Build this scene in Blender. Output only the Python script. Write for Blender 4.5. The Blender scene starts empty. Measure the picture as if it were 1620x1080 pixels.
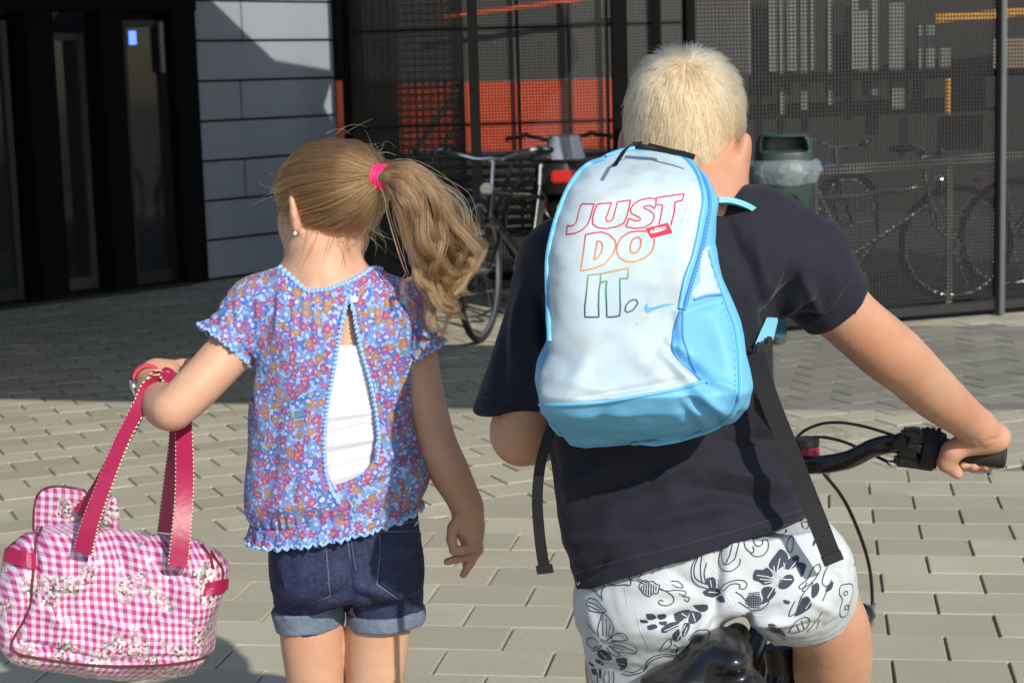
import bpy, bmesh, math, random
import numpy as np
from mathutils import Vector, Matrix, Euler
from mathutils.bvhtree import BVHTree
random.seed(7); rng = np.random.default_rng(7)
R = math.radians
S = bpy.context.scene

# ------------------------------------------------------------------ camera
F = 2900.0                                   # focal length in pixels of the 1620 px wide photograph
cam_d = bpy.data.cameras.new('camera'); cam = bpy.data.objects.new('camera', cam_d); S.collection.objects.link(cam)
cam_d.sensor_width = 36; cam_d.lens = F / 1620 * 36; cam_d.clip_start = 0.05; cam_d.clip_end = 500
CM = Matrix.Translation((0, 0, 1.36)) @ Matrix.Rotation(R(90 - 8.24), 4, 'X') @ Matrix.Rotation(R(-1.7), 4, 'Z')
cam.matrix_world = CM
cam_d.dof.use_dof = True; cam_d.dof.focus_distance = 2.42; cam_d.dof.aperture_fstop = 14
S.camera = cam

# ------------------------------------------------------------------ sky, sun, exposure
SUN = Vector((-0.50, 0.86, -0.63)).normalized()          # the way the light travels
el = math.asin(-SUN.z); az = math.atan2(-SUN.x, -SUN.y)  # direction towards the sun
wd = bpy.data.worlds.new('World'); S.world = wd; wd.use_nodes = True
nt = wd.node_tree; nt.nodes.clear()
sk = nt.nodes.new('ShaderNodeTexSky'); sk.sky_type = 'NISHITA'; sk.sun_disc = False
sk.sun_elevation = el; sk.sun_rotation = az
bg = nt.nodes.new('ShaderNodeBackground'); bg.inputs[1].default_value = 0.15
wo = nt.nodes.new('ShaderNodeOutputWorld')
nt.links.new(sk.outputs[0], bg.inputs[0]); nt.links.new(bg.outputs[0], wo.inputs[0])
sl = bpy.data.lights.new('sun', 'SUN'); sl.energy = 4.3; sl.angle = R(0.55); sl.color = (1.0, 0.93, 0.82)
so = bpy.data.objects.new('sun', sl); S.collection.objects.link(so)
so.rotation_euler = SUN.to_track_quat('-Z', 'Y').to_euler(); so.location = (6, -8, 9)
vs = S.view_settings; vs.view_transform = 'Standard'; vs.look = 'None'; vs.gamma = 1; vs.use_curve_mapping = False
vs.exposure = 0.02
S.display_settings.display_device = 'sRGB'
S.render.engine = 'CYCLES'
S.cycles.max_bounces = 7; S.cycles.transparent_max_bounces = 12; S.cycles.use_denoising = True
S.cycles.caustics_reflective = False; S.cycles.caustics_refractive = False

# ------------------------------------------------------------------ measuring helpers
def W(px, py, Y):
    """world point at distance Y (metres along +y) that was measured at photo pixel (px, py)"""
    d = CM.to_3x3() @ Vector(((px - 810) / F, -(py - 540) / F, -1))
    t = Y / d.y
    return Vector((d.x * t, Y, 1.36 + d.z * t))
def WG(px, py, z=0.0):
    d = CM.to_3x3() @ Vector(((px - 810) / F, -(py - 540) / F, -1)); t = (z - 1.36) / d.z
    return Vector((d.x * t, d.y * t, z))
CMI = np.array(CM.inverted())
def PX(co):
    """world points (n,3) -> photo pixels (n,2)"""
    c = co @ CMI[:3, :3].T + CMI[:3, 3]
    return np.stack([810 + F * c[:, 0] / -c[:, 2], 540 - F * c[:, 1] / -c[:, 2]], 1)

# ------------------------------------------------------------------ object helpers
def thing(name, label, cat, loc=(0, 0, 0), rz=0, group=None, kind=None):
    o = bpy.data.objects.new(name, None); S.collection.objects.link(o)
    o.location = loc; o.rotation_euler = (0, 0, rz); o.empty_display_size = .1
    if label: o['label'] = label
    if cat: o['category'] = cat
    if group: o['group'] = group
    if kind: o['kind'] = kind
    return o
def tag(o, label=None, cat=None, group=None, kind=None):
    for k, v in (('label', label), ('category', cat), ('group', group), ('kind', kind)):
        if v: o[k] = v
    return o
def base(o):
    l = Vector((0, 0, 0))
    while o: l += o.location; o = o.parent
    return l
def link(name, me, mat, parent=None, local=False, kind=None):
    """local=False: vertices are in world coordinates and are moved to the parent's origin"""
    o = bpy.data.objects.new(name, me); S.collection.objects.link(o)
    if mat:
        me.materials.clear(); me.materials.append(mat)
    if parent:
        o.parent = parent
        if not local: me.transform(Matrix.Translation(-base(parent)))
    if kind: o['kind'] = kind
    return o
def npmesh(v, f, smooth=True):
    """v (n,3), f (m,3|4)"""
    me = bpy.data.meshes.new('mesh'); v = np.asarray(v, np.float32); f = np.asarray(f, np.int32)
    k = f.shape[1]
    me.vertices.add(len(v)); me.vertices.foreach_set('co', v.ravel())
    me.loops.add(f.size); me.loops.foreach_set('vertex_index', f.ravel())
    me.polygons.add(len(f)); me.polygons.foreach_set('loop_start', np.arange(0, f.size, k, dtype=np.int32))
    try: me.polygons.foreach_set('loop_total', np.full(len(f), k, np.int32))
    except Exception: pass
    me.update(calc_edges=True)
    me.polygons.foreach_set('use_smooth', np.full(len(f), smooth)); me.update()
    return me
def copy_tree(o, parent=None):
    c = o.copy(); S.collection.objects.link(c); c.parent = parent
    for ch in list(o.children): copy_tree(ch, c)
    return c
class MB:
    """collects boxes, tubes and sheets into one mesh"""
    def __init__(s): s.bm = bmesh.new(); s.sm = True
    def box(s, c, size, rot=None, bev=0):
        r = bmesh.ops.create_cube(s.bm, size=1); vs_ = r['verts']
        m = Matrix.Translation(c) @ (rot.to_4x4() if rot else Matrix.Identity(4)) @ Matrix.Diagonal((*size, 1))
        bmesh.ops.transform(s.bm, matrix=m, verts=vs_)
        if bev:
            es = list({e for v in vs_ for e in v.link_edges})
            bmesh.ops.bevel(s.bm, geom=es, offset=bev, segments=2, affect='EDGES')
        return s
    def bar(s, a, b, w, h=None):
        a, b = Vector(a), Vector(b); h = h or w; d = b - a
        q = d.to_track_quat('Y', 'Z'); return s.box((a + b) / 2, (w, d.length, h), q.to_matrix())
    def tube(s, pts, r, n=8, cap=True, closed=False):
        pts = [Vector(p) for p in pts]; N = len(pts); rs = r if hasattr(r, '__len__') else [r] * N
        rings = []; up = None
        for i, p in enumerate(pts):
            if closed: t = pts[(i + 1) % N] - pts[i - 1]
            else: t = pts[min(i + 1, N - 1)] - pts[max(i - 1, 0)]
            if t.length < 1e-9: t = Vector((0, 0, 1))
            t.normalize()
            if up is None: up = t.orthogonal().normalized()
            up = (up - t * up.dot(t))
            up = up.normalized() if up.length > 1e-6 else t.orthogonal().normalized()
            sd = t.cross(up)
            rings.append([s.bm.verts.new(p + (up * math.cos(a) + sd * math.sin(a)) * rs[i]) for a in [2 * math.pi * k / n for k in range(n)]])
        for i in range(N if closed else N - 1):
            A, B = rings[i], rings[(i + 1) % N]
            for k in range(n):
                try: s.bm.faces.new((A[k], A[(k + 1) % n], B[(k + 1) % n], B[k]))
                except ValueError: pass
        if cap and not closed:
            s.bm.faces.new(rings[0][::-1]); s.bm.faces.new(rings[-1])
        return s
    def ring(s, c, axis, rad, r, N=40, n=8, a0=0, a1=2 * math.pi):
        axis = Vector(axis).normalized(); u = axis.orthogonal().normalized(); w = axis.cross(u)
        full = abs(a1 - a0 - 2 * math.pi) < 1e-6
        pts = [Vector(c) + (u * math.cos(t) + w * math.sin(t)) * rad for t in [a0 + (a1 - a0) * k / (N if full else N - 1) for k in range(N)]]
        return s.tube(pts, r, n, closed=full)
    def strap(s, pts, w, th, side):
        """flat band along pts; side = width direction(s)"""
        pts = [Vector(p) for p in pts]; N = len(pts); ws = w if hasattr(w, '__len__') else [w] * N; rows = []
        for i, p in enumerate(pts):
            t = (pts[min(i + 1, N - 1)] - pts[max(i - 1, 0)]).normalized()
            sd = Vector(side[i] if isinstance(side, list) else side); sd = (sd - t * sd.dot(t)).normalized(); n = t.cross(sd)
            rows.append([s.bm.verts.new(p + sd * a * ws[i] / 2 + n * b * th / 2) for a, b in ((-1, -1), (-1, 1), (1, 1), (1, -1))])
        for A, B in zip(rows, rows[1:]):
            for k in range(4): s.bm.faces.new((A[k], A[(k + 1) % 4], B[(k + 1) % 4], B[k]))
        s.bm.faces.new(rows[0][::-1]); s.bm.faces.new(rows[-1]); return s
    def lathe(s, prof, c=(0, 0, 0), rot=None, n=24):
        rot = rot or Matrix.Identity(3); c = Vector(c); rings = []
        for r_, z in prof:
            rings.append([s.bm.verts.new(c + rot @ Vector((r_ * math.cos(2 * math.pi * k / n), r_ * math.sin(2 * math.pi * k / n), z))) for k in range(n)])
        for A, B in zip(rings, rings[1:]):
            for k in range(n): s.bm.faces.new((A[k], A[(k + 1) % n], B[(k + 1) % n], B[k]))
        s.bm.faces.new(rings[0][::-1]); s.bm.faces.new(rings[-1]); return s
    def build(s, name, mat, parent=None, local=False, smooth=None, kind=None):
        bmesh.ops.recalc_face_normals(s.bm, faces=s.bm.faces)
        me = bpy.data.meshes.new(name); s.bm.to_mesh(me); s.bm.free()
        sm = s.sm if smooth is None else smooth
        if sm:
            me.polygons.foreach_set('use_smooth', [True] * len(me.polygons))
            try: me.set_sharp_from_angle(angle=R(40))
            except Exception: pass
        return link(name, me, mat, parent, local, kind)
def spline(pts, n):
    """Catmull-Rom through pts, n points"""
    P = [np.array(p, float) for p in pts]; P = [2 * P[0] - P[1]] + P + [2 * P[-1] - P[-2]]; m = len(P) - 3; out = []
    for q in range(n):
        u = q / (n - 1) * m; i = min(int(u), m - 1); t = u - i; a, b, c, d = P[i:i + 4]
        out.append(.5 * ((2 * b) + (-a + c) * t + (2 * a - 5 * b + 4 * c - d) * t * t + (-a + 3 * b - 3 * c + d) * t ** 3))
    return np.array(out)

# ------------------------------------------------------------------ solid modelling: blended distance fields turned into one surface
class Vox:
    def __init__(s, lo, hi, h):
        s.h = h; s.o = np.array(lo, float); n = np.ceil((np.array(hi) - s.o) / h).astype(int) + 1
        s.V = np.full(n, 10.0, np.float32); s.ax = [s.o[i] + h * np.arange(n[i]) for i in range(3)]
    def sub(s, lo, hi):
        a = np.clip(np.floor((np.array(lo) - s.o) / s.h).astype(int), 0, np.array(s.V.shape))
        b = np.clip(np.ceil((np.array(hi) - s.o) / s.h).astype(int) + 1, 0, np.array(s.V.shape))
        sl_ = tuple(slice(a[i], b[i]) for i in range(3))
        X = s.ax[0][sl_[0]][:, None, None]; Y = s.ax[1][sl_[1]][None, :, None]; Z = s.ax[2][sl_[2]][None, None, :]
        return sl_, X, Y, Z
    def _mix(s, sl_, d, k, neg=False):
        a = s.V[sl_]
        if a.size == 0: return
        d = d.astype(np.float32)
        if neg: a, d = -a, d
        h = np.clip(.5 + .5 * (a - d) / k, 0, 1); r = a + (d - a) * h - k * h * (1 - h)
        s.V[sl_] = -r if neg else r
    def cone(s, a, b, ra, rb, k=.012, neg=False):
        a = np.array(a, float); b = np.array(b, float); m = max(ra, rb) + k + .012
        sl_, X, Y, Z = s.sub(np.minimum(a, b) - m, np.maximum(a, b) + m); d = b - a; L = max(d @ d, 1e-9)
        t = np.clip(((X - a[0]) * d[0] + (Y - a[1]) * d[1] + (Z - a[2]) * d[2]) / L, 0, 1)
        D = np.sqrt((X - a[0] - t * d[0]) ** 2 + (Y - a[1] - t * d[1]) ** 2 + (Z - a[2] - t * d[2]) ** 2) - (ra + (rb - ra) * t)
        s._mix(sl_, D, k, neg)
    def chain(s, pts, rad, k=.012):
        if len(pts) > 3 and rad[0] > .02:
            q = spline([tuple(p) + (r,) for p, r in zip(pts, rad)], (len(pts) - 1) * 4 + 1); pts = [q_[:3] for q_ in q]; rad = [float(q_[3]) for q_ in q]; k = min(k, .012)
        for i in range(len(pts) - 1): s.cone(pts[i], pts[i + 1], rad[i], rad[i + 1], k)
    def ell(s, c, r, M=None, k=.012, neg=False):
        c = np.array(c, float); r = np.array(r, float); m = r.max() + k + .012
        sl_, X, Y, Z = s.sub(c - m, c + m); X = X - c[0]; Y = Y - c[1]; Z = Z - c[2]
        M = np.array(M) if M is not None else np.eye(3)
        q = [(M[0, i] * X + M[1, i] * Y + M[2, i] * Z) for i in range(3)]
        k0 = np.sqrt(sum((q[i] / r[i]) ** 2 for i in range(3))); k1 = np.sqrt(sum((q[i] / r[i] ** 2) ** 2 for i in range(3))) + 1e-9
        s._mix(sl_, k0 * (k0 - 1) / k1, k, neg)
    def stack(s, rows, n=2.3, k=.012, skew=0.0, caps=True, grow=0.0, neg=False):
        """rows: (py, xl, xr, Y, half depth) measured on the photograph, top to bottom -> an upright body of oval sections"""
        q = []
        for py, xl, xr, Y, b in rows:
            c = W((xl + xr) / 2, py, Y); q.append((c.z, c.x, Y, (xr - xl) / 2 * Y / F + grow, b + grow))
        q = np.array(q)[::-1]; zs = np.linspace(q[0, 0], q[-1, 0], 200)
        g = [np.interp(zs, q[:, 0], q[:, i]) for i in range(1, 5)]
        ker = np.hanning(23); ker /= ker.sum()
        g = [np.convolve(np.pad(v, 11, 'edge'), ker, 'valid') for v in g]
        lo = np.array([(g[0] - g[2]).min(), (g[1] - g[3]).min(), zs[0]]) - k - .05; hi = np.array([(g[0] + g[2]).max(), (g[1] + g[3]).max(), zs[-1]]) + k + .05
        sl_, X, Y, Z = s.sub(lo, hi)
        cx0 = g[0].mean()
        t = Z - skew * (X - cx0) if skew else Z + 0 * X
        I = [np.interp(t, zs, v) for v in g]
        A = np.abs((X - I[0]) / I[2]) ** n + np.abs((Y - I[1]) / I[3]) ** n
        D = (A ** (1 / n) - 1) * np.minimum(I[2], I[3])
        if caps: D = np.maximum(D, np.maximum(t - zs[-1], zs[0] - t))
        s._mix(sl_, D + 0 * Y, k, neg)
    def slab2d(s, poly, yf, yb, r, k=.01, mirror=None):
        """poly [(px,py,Y)] -> outline in the xz plane; yf/yb functions of z (near and far face); r = edge rounding"""
        P = np.array([tuple(W(*p)) for p in poly])[:, [0, 2]]
        lo = P.min(0) - .03; hi = P.max(0) + .03
        z = np.linspace(lo[1], hi[1], 60); y0 = min(yf(z).min(), yb(z).min()) - .03; y1 = max(yf(z).max(), yb(z).max()) + .03
        sl_, X, Y, Z = s.sub((lo[0], y0, lo[1]), (hi[0], y1, hi[1]))
        d2 = poly_sdf(P, X[:, 0, 0][:, None], Z[0, 0, :][None, :])[:, None, :]
        c = (yf(Z) + yb(Z)) / 2; T = (yb(Z) - yf(Z)) / 2; r_ = np.minimum(r, T * .98)
        qx = d2 + r_; qy = np.abs(Y - c) - T + r_
        D = np.minimum(np.maximum(qx, qy), 0) + np.sqrt(np.maximum(qx, 0) ** 2 + np.maximum(qy, 0) ** 2) - r_
        s._mix(sl_, D, k)
    def cut(s, p, n, lo=None, hi=None):
        """remove what lies on the n side of the plane through p (inside the box lo..hi)"""
        p = np.array(p); n = np.array(n, float); n /= np.linalg.norm(n)
        sl_, X, Y, Z = s.sub(lo if lo is not None else s.o - 1, hi if hi is not None else s.o + 99)
        D = (X - p[0]) * n[0] + (Y - p[1]) * n[1] + (Z - p[2]) * n[2]
        s.V[sl_] = np.maximum(s.V[sl_], D.astype(np.float32))
    def mesh(s):
        V = s.V; I8 = V < 0
        V[0], V[-1], V[:, 0], V[:, -1], V[:, :, 0], V[:, :, -1] = 1, 1, 1, 1, 1, 1
        I8 = V < 0
        c = np.zeros(np.array(V.shape) - 1, np.uint8)
        for a in (0, 1):
            for b in (0, 1):
                for d in (0, 1): c += I8[a:V.shape[0] - 1 + a, b:V.shape[1] - 1 + b, d:V.shape[2] - 1 + d]
        act = (c > 0) & (c < 8); I = np.argwhere(act); idx = np.full(c.shape, -1, np.int32); idx[act] = np.arange(len(I))
        pos = np.zeros((len(I), 3)); cnt = np.zeros(len(I))
        for ax in range(3):
            o1, o2 = [i for i in range(3) if i != ax]
            for u in (0, 1):
                for w in (0, 1):
                    A = np.zeros(3, int); A[o1] = u; A[o2] = w; B = A.copy(); B[ax] = 1
                    va = V[tuple((I + A).T)]; vb = V[tuple((I + B).T)]; m = (va < 0) != (vb < 0)
                    t = va[m] / (va[m] - vb[m]); pos[m] += A + t[:, None] * (B - A); cnt[m] += 1
        v = s.o + s.h * (I + pos / np.maximum(cnt, 1)[:, None]); F_ = []
        for ax in range(3):
            o1, o2 = (ax + 1) % 3, (ax + 2) % 3
            a = [slice(1, -1)] * 3; b = [slice(1, -1)] * 3; a[ax] = slice(0, -1); b[ax] = slice(1, None)
            A, B = I8[tuple(a)], I8[tuple(b)]; m = A != B; E_ = np.argwhere(m); fl = A[m]
            E_[:, o1] += 1; E_[:, o2] += 1
            e1 = np.zeros(3, int); e1[o1] = 1; e2 = np.zeros(3, int); e2[o2] = 1
            q = np.stack([idx[tuple((E_ - e1 - e2).T)], idx[tuple((E_ - e2).T)], idx[tuple(E_.T)], idx[tuple((E_ - e1).T)]], 1)
            q[~fl] = q[~fl][:, ::-1]; F_.append(q)
        f = np.concatenate(F_); f = f[(f >= 0).all(1)]
        return v, f
def poly_sdf(P, X, Z):
    d = np.full(np.broadcast(X, Z).shape, 1e9); sg = np.ones(d.shape); n = len(P)
    for i in range(n):
        a, b = P[i], P[i - 1]; e = b - a; wx, wz = X - a[0], Z - a[1]
        t = np.clip((wx * e[0] + wz * e[1]) / (e @ e), 0, 1); d = np.minimum(d, (wx - e[0] * t) ** 2 + (wz - e[1] * t) ** 2)
        c1 = Z >= a[1]; c2 = Z < b[1]; c3 = e[0] * wz > e[1] * wx
        fl = (c1 & c2 & c3) | (~c1 & ~c2 & ~c3); sg = np.where(fl, -sg, sg)
    return sg * np.sqrt(d)
def relax(v, f, it=2, lam=.5):
    n = len(v)
    for _ in range(it):
        acc = np.zeros((n, 3)); cnt = np.zeros(n)
        for k in range(4):
            a, b = f[:, k], f[:, (k + 1) % 4]
            for ax in range(3):
                acc[:, ax] += np.bincount(a, v[b, ax], n) + np.bincount(b, v[a, ax], n)
            cnt += np.bincount(a, minlength=n) + np.bincount(b, minlength=n)
        v = v + lam * (acc / np.maximum(cnt, 1)[:, None] - v)
    return v
def vnormals(v, f):
    a = v[f[:, 2]] - v[f[:, 0]]; b = v[f[:, 3]] - v[f[:, 1]]; n = np.cross(a, b); out = np.zeros_like(v)
    for k in range(4):
        for ax in range(3): out[:, ax] += np.bincount(f[:, k], n[:, ax], len(v))
    return out / (np.linalg.norm(out, axis=1)[:, None] + 1e-12)
def noise(v, freq, seed=0, oct=3):
    g = np.random.default_rng(seed); out = np.zeros(len(v)); amp = 1.
    v = v * np.asarray(freq)
    for o in range(oct):
        for _ in range(5):
            k = g.normal(size=3); k /= np.linalg.norm(k); k *= g.uniform(.7, 1.5) * 2 ** o
            out += amp * np.sin(v @ k * 6.28 + g.uniform(0, 6.28) + 1.3 * np.sin(v @ g.normal(size=3) * 2 ** o * 2 + g.uniform(0, 6)))
        amp *= .5
    return out / 5
def creases(v, n, segs, P=None):
    """segs: (x0,y0,x1,y1,width px,height m) measured in photo pixels; folds pushed along the normal on the near side"""
    P = PX(v) if P is None else P; near = np.clip(-n[:, 1] * 2 + .3, 0, 1); out = np.zeros(len(v))
    for x0, y0, x1, y1, w, a in segs:
        e = np.array([x1 - x0, y1 - y0], float); L = e @ e; t = np.clip(((P[:, 0] - x0) * e[0] + (P[:, 1] - y0) * e[1]) / L, 0, 1)
        d = np.hypot(P[:, 0] - x0 - t * e[0], P[:, 1] - y0 - t * e[1]); out += a * np.exp(-(d / w) ** 2) * np.sin(np.pi * (.12 + .76 * t))
    return v + n * (out * near)[:, None]
def bvh_of(v, f): return BVHTree.FromPolygons([tuple(p) for p in v], [tuple(int(i) for i in q) for q in f])
CAMO = CM.translation
def hit(bv, px, py):
    """the surface point seen at that pixel of the photograph"""
    d = (CM.to_3x3() @ Vector(((px - 810) / F, -(py - 540) / F, -1))).normalized()
    p, n, i, t = bv.ray_cast(CAMO, d)
    if p is None: return None, None
    return p, (n if n.dot(d) < 0 else -n)
def ribbons(bv, lines, w, off, step=3.0):
    """flat print lines lying on a surface; lines = lists of pixels"""
    V_, F_ = [], []
    for ln in lines:
        pts = []
        for a, b in zip(ln, ln[1:]):
            m = max(1, int(math.hypot(b[0] - a[0], b[1] - a[1]) / step)); pts += [(a[0] + (b[0] - a[0]) * k / m, a[1] + (b[1] - a[1]) * k / m) for k in range(m)]
        pts.append(ln[-1]); hs = [h_ for h_ in (hit(bv, *p) for p in pts) if h_[0] is not None]
        if len(hs) < 2: continue
        st = len(V_)
        for i, (p, n) in enumerate(hs):
            t = (hs[min(i + 1, len(hs) - 1)][0] - hs[max(i - 1, 0)][0])
            if t.length < 1e-7: t = Vector((1, 0, 0))
            sd = n.cross(t.normalized()).normalized() * w / 2
            V_ += [p + n * off + sd, p + n * off - sd]
        for i in range(len(hs) - 1):
            if (hs[i][0] - hs[i + 1][0]).length < .03: F_.append((st + 2 * i, st + 2 * i + 1, st + 2 * i + 3, st + 2 * i + 2))
    return V_, F_
def fills(bv, polys, off, step=4.0):
    """flat printed areas lying on a surface"""
    V_, F_ = [], []
    from mathutils.geometry import delaunay_2d_cdt
    for pl in polys:
        P = np.array(pl, float); lo = P.min(0); hi = P.max(0); out = []
        for a, b in zip(pl, pl[1:] + pl[:1]):
            m = max(1, int(math.hypot(b[0] - a[0], b[1] - a[1]) / step)); out += [(a[0] + (b[0] - a[0]) * k / m, a[1] + (b[1] - a[1]) * k / m) for k in range(m)]
        gx, gy = np.meshgrid(np.arange(lo[0], hi[0], step), np.arange(lo[1], hi[1], step)); sd = poly_sdf(P, gx, gy)
        ins = [(x, y) for x, y, d in zip(gx.ravel(), gy.ravel(), sd.ravel()) if d < -step * .4]
        n = len(out); r = delaunay_2d_cdt([Vector(p) for p in out + ins], [(i, (i + 1) % n) for i in range(n)], [], 1, 1e-5)
        st = len(V_); ok = []
        for p in r[0]:
            h_, nn = hit(bv, p[0], p[1]); ok.append(h_ is not None); V_.append(h_ + nn * off if h_ else Vector((0, 0, 0)))
        for fc in r[2]:
            if all(ok[i] for i in fc) and max((V_[st + fc[i]] - V_[st + fc[i - 1]]).length for i in range(3)) < .03: F_.append(tuple(st + i for i in fc))
    return V_, F_
def polymesh(V_, F_):
    me = bpy.data.meshes.new('m'); me.from_pydata([tuple(p) for p in V_], [], F_); me.update(); return me
def hair(name, strands, rad, mat, parent, tip=.3):
    """strands: list of (k,3) arrays -> one hair object of real curves"""
    h = bpy.data.hair_curves.new(name); h.add_curves([len(s_) for s_ in strands])
    P = np.concatenate(strands) - np.array(base(parent)); h.attributes['position'].data.foreach_set('vector', P.astype(np.float32).ravel())
    ra = h.attributes.get('radius') or h.attributes.new('radius', 'FLOAT', 'POINT')
    rr = np.concatenate([rad * (1 - (1 - tip) * np.linspace(0, 1, len(s_)) ** 2) for s_ in strands]); ra.data.foreach_set('value', rr.astype(np.float32))
    o = bpy.data.objects.new(name, h); S.collection.objects.link(o); h.materials.append(mat); o.parent = parent
    return o
# ------------------------------------------------------------------ materials
class NT:
    def __init__(s, name):
        s.m = bpy.data.materials.new(name); s.m.use_nodes = True; s.t = s.m.node_tree; s.t.nodes.clear()
        s.out = s.t.nodes.new('ShaderNodeOutputMaterial')
    def n(s, typ, inp=None, **props):
        nd = s.t.nodes.new('ShaderNode' + typ)
        for k, v in props.items(): setattr(nd, k, v)
        for k, v in (inp or {}).items(): s.put(nd, k, v)
        return nd
    def put(s, nd, k, v):
        i = nd.inputs[k]
        if isinstance(v, bpy.types.NodeSocket): s.t.links.new(v, i)
        elif isinstance(v, bpy.types.Node): s.t.links.new(v.outputs[0], i)
        else: i.default_value = v
    def math(s, op, a, b=None, c=None, clamp=False):
        nd = s.n('Math', operation=op, use_clamp=clamp); s.put(nd, 0, a)
        if b is not None: s.put(nd, 1, b)
        if c is not None: s.put(nd, 2, c)
        return nd.outputs[0]
    def mix(s, fac, a, b, mode='MIX'):
        nd = s.n('Mix', data_type='RGBA', blend_type=mode); s.put(nd, 0, fac); s.put(nd, 6, col(a)); s.put(nd, 7, col(b)); return nd.outputs[2]
    def ramp(s, fac, stops, mode='LINEAR'):
        nd = s.n('ValToRGB'); s.put(nd, 0, fac); cr = nd.color_ramp; cr.interpolation = mode
        while len(cr.elements) < len(stops): cr.elements.new(.5)
        for e, (p, c) in zip(cr.elements, stops): e.position = p; e.color = col(c) if not isinstance(c, (int, float)) else (c, c, c, 1)
        return nd.outputs[0]
    def co(s): return s.n('TexCoord').outputs['Object']
    def noise(s, scale, detail=3, vec=None, rough=.5, out=0):
        nd = s.n('TexNoise', {'Scale': scale, 'Detail': detail, 'Roughness': rough}); s.put(nd, 'Vector', vec if vec is not None else s.co()); return nd.outputs[out]
    def scale(s, v, sc):
        nd = s.n('VectorMath', operation='MULTIPLY'); s.put(nd, 0, v); nd.inputs[1].default_value = sc; return nd.outputs[0]
    def bump(s, h, strength=.3, dist=.001):
        nd = s.n('Bump', {'Strength': strength, 'Distance': dist}); s.put(nd, 'Height', h); return nd.outputs[0]
    def pbr(s, color, rough=.6, **kw):
        p = s.n('BsdfPrincipled'); s.put(p, 'Base Color', col(color)); s.put(p, 'Roughness', rough)
        for k, v in kw.items(): s.put(p, k.replace('_', ' '), v)
        s.t.links.new(p.outputs[0], s.out.inputs[0]); s.p = p; return s.m
def col(c): return c if isinstance(c, (bpy.types.NodeSocket, bpy.types.Node)) or len(c) == 4 else (*c, 1)
def hexc(r, g, b): return tuple(((x / 255 + .055) / 1.055) ** 2.4 if x > 10 else x / 255 / 12.92 for x in (r, g, b))
M = {}
def simple(name, c, rough=.6, bump=None, var=.12, vs_=6, **kw):
    t = NT(name); nz = t.noise(vs_, 4)
    c2 = t.mix(t.math('MULTIPLY', nz, 1.0), tuple(x * (1 - var) for x in c[:3]), tuple(min(1, x * (1 + var)) for x in c[:3]))
    if bump: kw['Normal'] = t.bump(t.noise(bump[0], 3), bump[1], bump[2] if len(bump) > 2 else .001)
    M[name] = t.pbr(c2, rough, **kw); return M[name]
def skin(name, c, warm):
    t = NT(name); a = t.noise(9, 3); b = t.noise(60, 3); cc = t.mix(t.ramp(a, [(.3, 0), (.7, 1)]), c, warm)
    cc = t.mix(t.math('MULTIPLY', t.ramp(b, [(.35, 0), (.75, 1)]), .12), cc, tuple(x * .6 for x in warm))
    cc = t.mix(t.math('MULTIPLY', t.ramp(t.noise(170, 2), [(.66, 0), (.74, 1)]), .22), cc, tuple(x * .55 for x in warm)); cc = t.mix(t.math('MULTIPLY', t.ramp(t.noise(22, 4), [(.45, 0), (.7, 1)]), .30), cc, (warm[0] * 1.02, warm[1] * .86, warm[2] * .86)); n = t.bump(t.math('ADD', t.noise(420, 3), t.math('MULTIPLY', t.noise(70, 3), .8)), .45, .0009)
    M[name] = t.pbr(cc, .5, Subsurface_Weight=.12, Subsurface_Scale=.012, Normal=n, Specular_IOR_Level=.35)
    t.p.inputs['Subsurface Radius'].default_value = (1, .35, .18)
skin('skin_girl', (.60, .385, .265), (.54, .29, .19)); skin('skin_boy', (.55, .325, .215), (.47, .235, .145))
def hairm(name, c1, c2, rough=.32):
    t = NT(name); i = t.n('HairInfo'); b = t.n('BsdfHairPrincipled')
    b.inputs['Roughness'].default_value = rough; b.inputs['Radial Roughness'].default_value = .4
    cc = t.mix(t.n('HairInfo').outputs['Random'], c1, c2); t.put(b, 'Color', cc); t.t.links.new(b.outputs[0], t.out.inputs[0]); M[name] = t.m
hairm('hair_brown', (.040, .018, .007), (.38, .195, .078)); hairm('hair_blond', (.50, .34, .16), (.82, .66, .40))
def scalp(name, c1, c2, sc):
    t = NT(name); v = t.scale(t.co(), sc); nz = t.noise(1, 4, v)
    M[name] = t.pbr(t.mix(t.ramp(nz, [(.3, 0), (.7, 1)]), c1, c2), .55, Normal=t.bump(nz, .5, .002))
scalp('scalp_brown', (.13, .075, .035), (.24, .14, .07), (90, 90, 30)); scalp('scalp_blond', (.42, .30, .17), (.55, .42, .26), (160, 160, 30))
# navy cotton
t = NT('navy_cotton'); a = t.noise(5, 4); w = t.noise(700, 2)
specks = t.ramp(t.noise(260, 1), [(.80, 0), (.82, 1)])
c = t.mix(a, (.0025, .003, .011), (.0045, .0055, .018)); c = t.mix(t.math('MULTIPLY', specks, .5), c, (.09, .09, .11))
M['navy'] = t.pbr(c, .85, Normal=t.bump(t.math('ADD', t.math('MULTIPLY', w, .4), t.math('MULTIPLY', t.noise(22, 4), 3)), .6, .003), Sheen_Weight=.08, Sheen_Roughness=.4)
simple('navy_hem', (.012, .014, .034), .85, (500, .4), Sheen_Weight=.2)
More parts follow.
